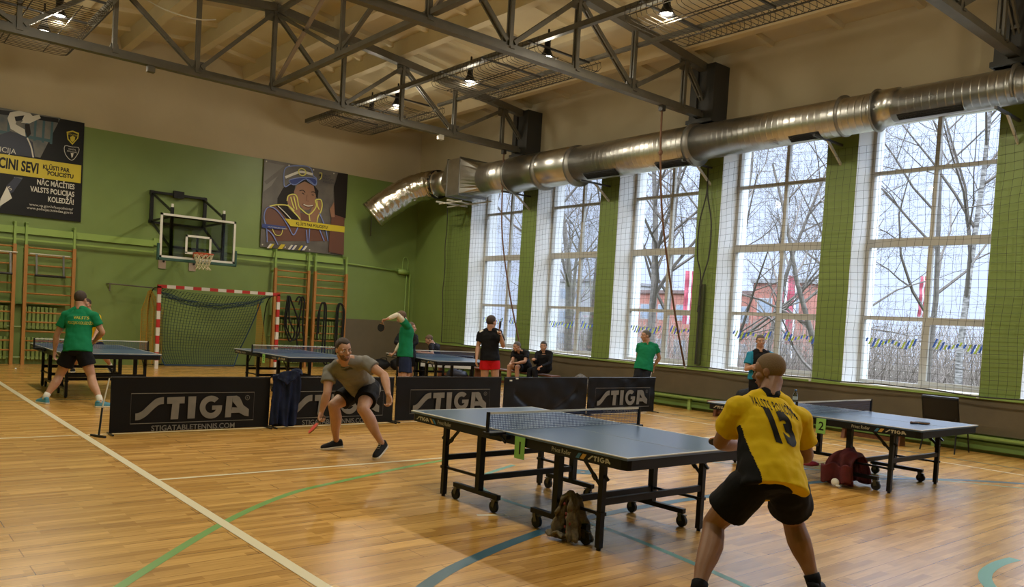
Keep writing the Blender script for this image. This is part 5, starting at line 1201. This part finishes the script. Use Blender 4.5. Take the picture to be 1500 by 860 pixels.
    for s in 'LR':
        h, kn, an = J['hip'+s], J['knee'+s], J['an'+s]
        if ll <= 1: e = h.lerp(kn, ll); b.tube([h-(kn-h)*.08, h.lerp(kn, .3*ll), h.lerp(kn, .65*ll), e], [.084*LK,.106*LK,.106*LK,cl.get('leg_r', .105)*LK], 22)
        else: limb(b, [h, h.lerp(kn, .5), kn], [.102*S,.092*S,.072*S], 20); b.ell(kn, (.072*S,)*3, 14, 10); b.tube([kn, kn.lerp(an, .5), kn.lerp(an, .97)], [.070*S,.068*S,.055*S], 18)
    me = remesh(b, max(.008, voxel), 4, .018, .12, name='shorts'); meshobj(me, cl.get('bottom_name', 'shorts'), [cl['bottom']], t)
    # ---- socks and shoes
    for s in 'LR':
        kn, an = J['knee'+s], J['an'+s]; toe = J['toe'+s].normalized(); upf = J.get('up'+s, V((0,0,1)))
        if cl.get('sock'): sb = MB(); sb.tube([an.lerp(kn, cl.get('sockh', .22)), an.lerp(kn, .06), an-upf*.03], [.041*cl.get('legk', 1.)*S,.040*cl.get('legk', 1.)*S,.040], 14); sb.build('sock', cl['sock'], t, True)
        shoe(t, an, toe, upf, cl['shoe'], cl['sole'], cl.get('lace'))
    return t, so
def project_text(parent, so, jobs, m, name, n_dir):
    """lay flat lettering on a garment: rays along n_dir onto the shirt mesh"""
    me = so.data; bv = BVHTree.FromPolygons([v.co for v in me.vertices], [tuple(p.vertices) for p in me.polygons])
    b = MB(); n_dir = V(n_dir).normalized()
    for body, size, org, ux, uy, kw in jobs:
        vs, fs = textmesh(body, size, **kw)
        import bmesh; bm_ = bmesh.new(); vv = [bm_.verts.new(v) for v in vs]
        for f in fs:
            try: bm_.faces.new([vv[i] for i in f])
            except ValueError: pass
        bmesh.ops.triangulate(bm_, faces=bm_.faces[:])
        for _ in range(4):
            es = [e for e in bm_.edges if e.calc_length() > .016]
            if not es: break
            bmesh.ops.subdivide_edges(bm_, edges=es, cuts=1); bmesh.ops.triangulate(bm_, faces=bm_.faces[:])
        bm_.verts.index_update(); pts = []
        for v in bm_.verts:
            p = V(org)+V(ux)*v.co.x+V(uy)*v.co.y; h = bv.ray_cast(p-n_dir*.6, n_dir); pts.append((h[0]-n_dir*.004) if h[0] else p)
        b.add(pts, [tuple(v.index for v in f.verts) for f in bm_.faces]); bm_.free()
    return b.build(name, m, so, True)
PJ = {
 'p13': dict(hipL=V((-9.772,-19.148,0.770)), hipR=V((-9.587,-19.251,0.765)), kneeL=V((-9.789,-18.875,0.432)), kneeR=V((-9.299,-19.141,0.459)), anL=V((-10.137,-19.042,0.090)), anR=V((-9.284,-19.314,0.090)), shL=V((-9.676,-18.924,1.167)), shR=V((-9.345,-19.150,1.132)), neck=V((-9.450,-18.992,1.250)), head=V((-9.367,-18.936,1.421)), elL=V((-9.633,-18.775,0.934)), elR=V((-9.185,-19.140,0.876)), wrL=V((-9.350,-18.739,0.886)), wrR=V((-9.100,-18.951,0.839))),
 'grey': dict(hipR=V((-9.391,-13.451,0.731)), hipL=V((-9.337,-13.689,0.796)), kneeR=V((-9.707,-13.493,0.564)), kneeL=V((-9.605,-13.996,0.582)), anR=V((-9.525,-13.273,0.110)), anL=V((-9.354,-14.028,0.185)), shR=V((-9.887,-13.716,0.979)), shL=V((-9.639,-14.048,1.115)), neck=V((-9.826,-13.970,1.107)), head=V((-9.919,-14.068,1.247)), elR=V((-9.961,-13.821,0.737)), elL=V((-9.530,-14.302,0.985)), wrR=V((-9.994,-13.777,0.534)), wrL=V((-9.585,-14.499,0.796))),
 'gleft': dict(hipL=V((-11.372,-8.129,0.839)), hipR=V((-11.252,-8.230,0.848)), kneeL=V((-11.506,-7.970,0.423)), kneeR=V((-11.126,-8.289,0.442)), anL=V((-11.708,-8.078,0.090)), anR=V((-11.077,-8.683,0.090)), shL=V((-11.435,-7.922,1.355)), shR=V((-11.110,-8.194,1.369)), neck=V((-11.268,-8.019,1.462)), head=V((-11.255,-7.971,1.622)), elL=V((-11.542,-7.847,1.040)), elR=V((-10.986,-8.244,1.122)), wrL=V((-11.551,-7.786,0.792)), wrR=V((-11.045,-8.006,0.968))),
 'yback': dict(hipL=V((-9.884,-3.051,0.686)), hipR=V((-10.019,-2.938,0.675)), kneeL=V((-9.828,-3.369,0.459)), kneeR=V((-10.240,-3.155,0.451)), anL=V((-9.583,-2.934,0.200)), anR=V((-10.254,-2.638,0.120)), shL=V((-9.970,-3.345,1.248)), shR=V((-10.235,-3.123,1.242)), neck=V((-10.128,-3.275,1.324)), head=V((-10.176,-3.291,1.508)), elL=V((-9.979,-3.480,1.008)), elR=V((-10.307,-3.205,0.983)), wrL=V((-10.099,-3.648,0.827)), wrR=V((-10.305,-3.476,0.811))),
 'gsleeve': dict(hipL=V((-5.596,-8.490,0.903)), hipR=V((-5.477,-8.329,0.894)), kneeL=V((-5.649,-8.570,0.451)), kneeR=V((-5.408,-8.316,0.429)), anL=V((-5.619,-8.520,0.090)), anR=V((-5.308,-8.216,0.090)), shL=V((-5.599,-8.540,1.456)), shR=V((-5.425,-8.218,1.423)), neck=V((-5.534,-8.360,1.478)), head=V((-5.615,-8.323,1.629)), elL=V((-5.843,-8.535,1.671)), elR=V((-5.460,-8.149,1.144)), wrL=V((-6.088,-8.570,1.574)), wrR=V((-5.661,-8.213,0.910))),
 'bred': dict(hipL=V((-4.736,-9.967,0.928)), hipR=V((-4.608,-10.074,0.938)), kneeL=V((-4.745,-9.981,0.449)), kneeR=V((-4.577,-10.121,0.462)), anL=V((-4.765,-10.031,0.090)), anR=V((-4.557,-10.151,0.090)), shL=V((-4.812,-9.882,1.401)), shR=V((-4.549,-10.101,1.434)), neck=V((-4.679,-9.990,1.476)), head=V((-4.663,-9.996,1.632)), elL=V((-4.851,-9.861,1.152)), elR=V((-4.535,-10.228,1.196)), wrL=V((-4.957,-9.978,0.926)), wrR=V((-4.644,-10.284,1.388))),
 's1': dict(hipL=V((-0.884,-6.555,0.535)), hipR=V((-0.791,-6.632,0.542)), kneeL=V((-1.249,-6.797,0.551)), kneeR=V((-1.283,-6.546,0.548)), anL=V((-1.229,-6.827,0.090)), anR=V((-1.283,-6.546,0.090)), shL=V((-0.950,-6.808,0.914)), shR=V((-1.070,-6.448,0.888)), neck=V((-1.063,-6.648,0.936)), head=V((-1.170,-6.657,1.062)), elL=V((-1.096,-6.918,0.698)), elR=V((-1.188,-6.554,0.687)), wrL=V((-1.348,-6.879,0.658)), wrR=V((-1.399,-6.706,0.627))),
 's2': dict(hipL=V((-0.811,-7.398,0.553)), hipR=V((-0.901,-7.323,0.546)), kneeL=V((-1.261,-7.479,0.523)), kneeR=V((-1.264,-7.308,0.509)), anL=V((-1.241,-7.579,0.090)), anR=V((-1.264,-7.308,0.090)), shL=V((-0.811,-7.512,0.947)), shR=V((-0.974,-7.245,0.926)), neck=V((-0.913,-7.399,0.971)), head=V((-0.956,-7.409,1.113)), elL=V((-0.873,-7.600,0.719)), elR=V((-1.120,-7.328,0.712)), wrL=V((-1.171,-7.615,0.634)), wrR=V((-1.280,-7.452,0.785))),
 's0': dict(hipL=V((-2.215,-4.588,0.580)), hipR=V((-2.063,-4.494,0.576)), kneeL=V((-2.572,-4.552,0.554)), kneeR=V((-2.336,-4.358,0.543)), anL=V((-2.572,-4.552,0.090)), anR=V((-2.336,-4.358,0.090)), shL=V((-2.386,-4.652,0.901)), shR=V((-2.080,-4.517,0.919)), neck=V((-2.268,-4.567,0.953)), head=V((-2.368,-4.529,1.081)), elL=V((-2.443,-4.848,0.718)), elR=V((-2.217,-4.383,0.763)), wrL=V((-2.657,-4.694,0.739)), wrR=V((-2.520,-4.390,0.757))),
 'sg': dict(hipL=V((-1.043,-10.781,0.857)), hipR=V((-1.143,-10.697,0.864)), kneeL=V((-1.271,-10.933,0.483)), kneeR=V((-1.376,-10.818,0.500)), anL=V((-1.321,-10.983,0.090)), anR=V((-1.436,-10.868,0.090)), shL=V((-0.870,-10.840,1.314)), shR=V((-1.126,-10.626,1.309)), neck=V((-1.005,-10.725,1.361)), head=V((-1.054,-10.715,1.533)), elL=V((-0.759,-10.878,1.086)), elR=V((-1.093,-10.560,1.072)), wrL=V((-0.785,-10.748,0.872)), wrR=V((-0.904,-10.622,0.875))),
 'rf': dict(hipL=V((-0.957,-13.529,0.876)), hipR=V((-1.083,-13.423,0.879)), kneeL=V((-0.966,-13.541,0.432)), kneeR=V((-1.093,-13.434,0.448)), anL=V((-0.966,-13.541,0.090)), anR=V((-1.093,-13.434,0.090)), shL=V((-0.850,-13.599,1.315)), shR=V((-1.151,-13.346,1.305)), neck=V((-1.007,-13.464,1.380)), head=V((-1.029,-13.463,1.569)), elL=V((-0.869,-13.660,1.053)), elR=V((-1.247,-13.344,1.037)), wrL=V((-1.257,-13.608,1.059)), wrR=V((-1.233,-13.572,1.144))),
 'dark': dict(hipL=V((-4.521,-7.020,0.794)), hipR=V((-4.670,-6.895,0.783)), kneeL=V((-4.512,-7.045,0.406)), kneeR=V((-4.673,-6.910,0.393)), anL=V((-4.512,-7.045,0.090)), anR=V((-4.673,-6.910,0.090)), shL=V((-4.450,-7.061,1.204)), shR=V((-4.703,-6.848,1.215)), neck=V((-4.543,-6.980,1.257)), head=V((-4.550,-7.033,1.409)), elL=V((-4.479,-7.172,1.089)), elR=V((-4.822,-6.886,1.063)), wrL=V((-4.734,-7.224,0.996)), wrR=V((-4.814,-7.155,1.034))),
}
def JJ(n, **k): d = dict(PJ[n]); d.update(k); return d
m_yel = mat('yellow_jersey', (.72,.50,.012), .7, bump=.15, bscale=30); m_bjer = mat('black_jersey', (.008,.008,.010), .7, bump=.2, bscale=30)
m_grs = mat('green_shirt', (.008,.17,.075), .75, bump=.15, bscale=25); m_grey = mat('grey_tshirt', (.20,.195,.18), .85, col2=(.165,.16,.15), nscale=10, bump=.15, bscale=25)
m_bsh = mat('black_shorts', (.007,.007,.009), .7, bump=.2, bscale=25); m_nsh = mat('navy_shorts', (.012,.018,.045), .7, bump=.2, bscale=25); m_rsh = mat('red_shorts', (.48,.008,.012), .65, bump=.15, bscale=25)
m_wsk = mat('white_sock', (.62,.60,.56), .8); m_ws = mat('white_undersleeve', (.55,.50,.38), .8); m_teal2 = mat('teal_sleeve', (.02,.20,.33), .7)
m_sb = mat('black_shoe', (.010,.010,.011), .6); m_sw = mat('white_sole', (.55,.52,.45), .5); m_sblu = mat('blue_shoe', (.05,.22,.32), .5); m_sy = mat('yellow_shoe', (.55,.42,.03), .5); m_skd = mat('shoe_dark_blue', (.015,.05,.08), .5)
cloth_spec()
m_h4 = mat('buzz_cut', (.20,.135,.085), .8, bump=.4, bscale=200)
def rmat(bd, k):     # racket matrix: blade direction and how squarely the rubber faces the hall
    bd = V(bd).normalized(); c = V((-.64,-.77,.15)); c = (c-bd*c.dot(bd)).normalized(); s = bd.cross(c); n = (c*k+s*math.sqrt(1-k*k)).normalized()
    return Matrix((bd.cross(n), bd, n)).transposed()
def hold(label, t, J, s, M_, red):
    g = t.location+J['wr'+s]+V(J.get('hd'+s, J['wr'+s]-J['el'+s])).normalized()*.085+V(J.get('hn'+s, (0,0,-1))).normalized()*.022
    racket(label, tuple(g+(M_ @ V((0,1,0)))*.045), M_, red)
# ---- foreground player, yellow jersey 13
def sel13(p, J, t):
    pel = (J['hipL']+J['hipR'])/2; sh = (J['shL']+J['shR'])/2; up = (sh-pel).normalized(); h = (p-pel).dot(up)/(sh-pel).length
    lat = (J['shR']-J['shL']).normalized()*.6+(J['hipR']-J['hipL']).normalized()*.4; lat = (lat-up*lat.dot(up)).normalized(); fr = up.cross(lat)
    x = (p-pel).dot(lat); y = (p-pel).dot(fr)
    a, e = J['shL'], J['elL']; k = max(0, min(1, (p-a).dot(e-a)/(e-a).length_squared)); arm = (p-a.lerp(e, k)).length < .10 and k > .1
    a, e = J['shR'], J['elR']; k = max(0, min(1, (p-a).dot(e-a)/(e-a).length_squared)); arm = arm or ((p-a.lerp(e, k)).length < .10 and k > .1)
    if arm: return 0
    if h < .72 and x < -.145-.085*h: return 1
    if h < .80 and x > .13+.06*h and y > .03: return 1
    q = p-J['neck']; d = q.length
    if d < .088: return 1
    r = math.hypot(x+.07, (h-.98)*.46)
    if x > .06 and h > .86 and abs((x-.06)*1.2+(h-1.08)*.46) < .010: return 1
    return 0
J = JJ('p13', hf=V((-.2,.97,-.16)), hu=V((-.05,.12,1)), toeL=V((-.75,.6,0)), toeR=V((.85,.25,0)), hdL=V((.45,.75,.05)), hnL=V((.75,-.5,-.2)), hdR=V((-.35,.85,.1)), hnR=V((-.7,-.4,0)), belly=1.05)
J['scale'] = 1.03
t, so = person('person in a yellow jersey numbered 13, crouching with his back to the camera', J, dict(bulk=1.08, legk=1.22, armk=1.22, hipk=1.08, top=[m_yel, m_bjer], sel=sel13, collar=m_bjer, bottom=m_bsh, shoe=m_sb, sole=m_sy, lace=m_sy, sock=m_bsh, sockh=.14, skin=m_skin2, hairm=m_h4,
     hair=dict(thick=1.03, front=.066, back=-.070), sleeve=.66, sleeve_r=.084, leg=.66, leg_r=.112, fold=.030, loose=.022, hem=-.09, handL=dict(side=-1, curl=(55,70,50)), handR=dict(side=1, curl=(60,75,50))), .0062)
rt = t.location
aw = (.642,.766,-.02); ux = V((.743,-.622,-.215)).normalized(); uy = V((-.10,.10,1)).normalized()
project_text(t, so, [('VALSTS POLICIJA', .078, V((-9.605,-18.95,1.213))-rt, ux, uy, dict(bold=.0012, xs=.36, spacing=1.28))], m_ink, 'jersey_lettering', aw)
project_text(t, so, [('13', .265, V((-9.588,-19.05,1.025))-rt, ux, V((-.22,.19,1)).normalized(), dict(bold=.016, xs=.70, spacing=1.06))], m_ink, 'jersey_number', aw)
hold('red table tennis racket in the left hand of the player in yellow', t, J, 'L', rmat((-.75,.55,.1), -.35), True)
# ---- lunging player in grey
J = JJ('grey', hf=V((-.02,-.99,-.14)), hu=V((-.10,-.12,1)), toeR=V((-.85,.30,-.12)), toeL=V((-.85,-.45,-.50)), hdR=V((-.15,-.05,-1)), hnR=V((.35,-.9,0)), hdL=V((.05,-.25,-1)), hnL=V((-.75,-.2,.1)), scale=1.03)
t, so = person('person in a grey t-shirt and black shorts lunging with a red racket', J, dict(bulk=1.02, legk=1.15, armk=1.10, top=[m_grey], bottom=m_bsh, shoe=m_sb, sole=m_sw, lace=m_sw, hairm=m_h1, beard=True, hair=dict(thick=1.075, front=.070, back=-.045, rec=.012, top=1.03),
     sleeve=.50, sleeve_r=.076, leg=.66, leg_r=.108, fold=.026, loose=.014, hem=-.06, handR=dict(side=1, curl=(60,75,55), thumb=25), handL=dict(side=-1, curl=(35,50,40))), .0058)
rt = t.location
hold('bright red table tennis racket held low by the lunging player in grey', t, J, 'R', rmat((-.60,.26,-.75), .35), True)
# ---- player in green at the far left
J = JJ('gleft', hf=V((.66,.74,-.12)), hu=V((0,0,1)), toeL=V((-.35,.85,0)), toeR=V((.92,-.10,0)), hnL=V((.7,-.5,0)), hnR=V((-.7,.5,0)))
t, so = person('person in a green shirt and black shorts standing legs apart at the far left table', J, dict(bulk=1.12, legk=1.12, armk=1.08, top=[m_grs], bottom=m_bsh, shoe=m_sblu, sole=m_sw, lace=m_skd, sock=m_wsk, sockh=.20, hairm=m_h1, hair=dict(thick=1.10, front=.06, back=-.06, top=1.05),
     sleeve=.58, sleeve_r=.074, leg=.60, leg_r=.112, fold=.02, hem=-.05, handL=dict(side=-1), handR=dict(side=1, curl=(60,70,50))), .009)
rt = t.location; u_ = V((.766,-.642,0))
project_text(t, so, [('VALSTS', .062, V((-11.41,-8.2,1.315))-rt, u_, V((0,0,1)), dict(bold=.001))], mat_cache('shirt_print_yellow', (.45,.42,.05), .6), 'back_print', (.642,.766,0))
project_text(t, so, [('POLICIJAS KOLEDŽA', .060, V((-11.48,-8.15,1.235))-rt, u_, V((0,0,1)), dict(xs=.62, bold=.001))], mat_cache('shirt_print_yellow', (.45,.42,.05), .6), 'back_print', (.642,.766,0))
hold('dark table tennis racket in the hand of the far left player in green', t, J, 'R', rmat((.2,.7,-.3), .5), False)
# ---- opponent in yellow behind him
J = JJ('yback', hf=V((-.56,-.83,-.1)), hu=V((0,0,1)), toeL=V((.2,-.8,-.5)), toeR=V((-.3,-.9,0)))
person('person in a yellow shirt half hidden behind the player in green at the far left', J, dict(top=[m_yel], bottom=m_bsh, shoe=m_sb, sole=m_sw, sock=m_wsk, hairm=m_h1, handL=dict(side=-1), handR=dict(side=1, curl=(50,60,50))), .010)
# ---- green shirt with white sleeve, arm raised
J = JJ('gsleeve', hf=V((-.75,.30,-.50)), hu=V((-.25,.1,1)), toeL=V((-.7,-.5,0)), toeR=V((-.6,.5,0)), hdL=V((-.8,.5,-.25)), hnL=V((-.2,-.1,-1)), hdR=V((-.75,.2,-.6)), hnR=V((-.5,.1,.5)))
t, so = person('person in a green shirt with white undersleeves raising a racket in front of his face', J, dict(bulk=1.10, top=[m_grs], bottom=m_nsh, shoe=m_sb, sole=m_sw, sock=m_bsh, hairm=m_h2, hair=dict(thick=1.05), sleeve=.50, sleeve_r=.072, leg=.80, leg_r=.108, fold=.02, hem=-.06,
     handL=dict(side=-1, curl=(50,65,45)), handR=dict(side=1, curl=(60,70,50))), .009)
for s in 'LR':
    a, e, w = J['sh'+s], J['el'+s], J['wr'+s]; b = MB(); limb(b, [a.lerp(e,.3), e], [.060,.047], 14); limb(b, [e, e.lerp(w,.5), e.lerp(w,.82)], [.046,.044,.033], 14); b.build('undersleeve', m_ws, t, True)
hold('dark table tennis racket in the raised hand of the man with white undersleeves', t, J, 'L', rmat((-.1,.1,-.98), .95), False)
# ---- somebody in black behind him
J = JJ('dark', hf=V((.75,-.6,0)), hu=V((0,0,1)), toeL=V((-.7,-.7,0)), toeR=V((-.7,-.7,0)), belly=1.25)
person('person in black almost hidden behind the man in green with white undersleeves', J, dict(bulk=1.15, sleeve=2, top=[m_bjer], bottom=m_bsh, shoe=m_sb, sole=m_sw, hairm=m_h2, handL=dict(side=-1), handR=dict(side=1)), .010)
# ---- black shirt, red shorts
J = JJ('bred', hf=V((.97,.05,-.02)), hu=V((0,0,1)), toeL=V((.5,.85,0)), toeR=V((.8,.6,0)), hnL=V((.7,-.4,0)), hnR=V((-.7,.4,0)))
def selbr(p, J, t):
    d = (p-J['neck']); l_ = (J['shR']-J['shL']).normalized(); x = abs(d.dot(l_)); return 1 if .13 < x < .20 and abs(d.z+.02-(.165-x)*.5) < .014 else 0
t, so = person('person in a black shirt and red shorts standing with his back to the camera', J, dict(bulk=.98, top=[m_bjer, m_wsk], sel=selbr, bottom=m_rsh, shoe=m_sb, sole=m_sw, sock=m_wsk, hairm=m_h1, hair=dict(thick=1.09, front=.062, top=1.08), sleeve=.62, leg=.42, leg_r=.105, fold=.02, hem=-.03,
     handL=dict(side=-1), handR=dict(side=1, curl=(60,70,50))), .009)
hold('black table tennis racket raised by the player in black and red', t, J, 'R', rmat((.05,-.05,1), .2), False)
# ---- seated men
J = JJ('s1', hf=V((-.93,.05,-.15)), hu=V((0,0,1)), toeL=V((-.75,-.6,0)), toeR=V((-.85,-.4,0)), hdL=V((-.7,.4,0)), hdR=V((-.3,-.7,0)), hnL=V((.2,-.2,-1)), hnR=V((.2,-.2,-1)))
person('person in a black t-shirt sitting with clasped hands on the bench, left of two', J, dict(bulk=1.06, top=[m_bjer], bottom=m_bsh, shoe=m_sb, sole=m_sw, hairm=m_h3, hair=dict(thick=1.06), sleeve=.62, leg=.75, handL=dict(side=-1, curl=(40,50,40)), handR=dict(side=1, curl=(40,50,40))), .009)
J = JJ('s2', hf=V((-.72,-.66,-.02)), hu=V((0,0,1)), toeL=V((-.75,-.6,0)), toeR=V((-.85,-.4,0)), hnL=V((.2,-.2,-1)), hnR=V((.2,-.2,-1)))
person('person in a black long-sleeved top sitting on the bench, right of two', J, dict(bulk=1.08, top=[m_bjer], bottom=m_bsh, bottom_name='trousers', top_name='sweater', shoe=m_sb, sole=m_sw, hairm=m_h1, hair=dict(thick=1.08, top=1.05), sleeve=2, leg=2, handL=dict(side=-1, curl=(40,50,40)), handR=dict(side=1, curl=(40,50,40))), .009)
J = JJ('s0', hf=V((-.80,.35,-.50)), hu=V((-.3,.1,1)), toeL=V((-.9,.2,0)), toeR=V((-.9,.3,0)), hnL=V((.1,0,-1)), hnR=V((.1,0,-1)))
person('person in a black t-shirt sitting at the desk in the corner looking down', J, dict(top=[m_bjer], bottom=m_bsh, bottom_name='trousers', shoe=m_sb, sole=m_sw, hairm=m_h2, hair=dict(thick=1.05), sleeve=.6, leg=2, handL=dict(side=-1), handR=dict(side=1)), .010)
# ---- standing by the windows
J = JJ('sg', hf=V((-.88,.40,-.05)), hu=V((0,0,1)), toeL=V((-.75,-.6,0)), toeR=V((-.85,-.4,0)), hnL=V((-.5,-.5,0)), hnR=V((.5,-.3,0)), belly=1.15)
t, so = person('person in a green shirt standing with hands behind his back by the windows', J, dict(bulk=1.06, top=[m_grs], bottom=m_bsh, shoe=m_sb, sole=m_sw, sock=m_wsk, hairm=m_h3, hair=dict(thick=1.045), sleeve=.55, leg=.68, leg_r=.108, fold=.02, hem=-.06, handL=dict(side=-1), handR=dict(side=1)), .009)
h, kn = J['hipL'], J['kneeL']; q = V((.085,-.07,0)); b = MB(); b.tube([h+q*.95, h.lerp(kn,.3)+q*1.03, h.lerp(kn,.66)+q*1.0], .009, 6); b.build('side_stripe', m_wsk, t)
J = JJ('rf', hf=V((-.70,-.70,-.05)), hu=V((0,0,1)), toeL=V((-.7,-.7,0)), toeR=V((-.8,-.5,0)), hnL=V((.5,.5,.3)), hnR=V((.5,.5,.3)))
def selrf(p, J, t):
    l_ = (J['shR']-J['shL']).normalized(); x = (p-J['neck']).dot(l_); return 1 if abs(x) > .155 else 0
t, so = person('person in a black and blue polo shirt standing with folded arms by the window', J, dict(bulk=1.05, top=[m_bjer, m_teal2], sel=selrf, bottom=m_bsh, bottom_name='trousers', shoe=m_sb, sole=m_sw, hairm=m_h3, hair=dict(thick=1.05), sleeve=.62, sleeve_r=.072, leg=2, handL=dict(side=-1, curl=(30,40,30)), handR=dict(side=1, curl=(30,40,30))), .008)
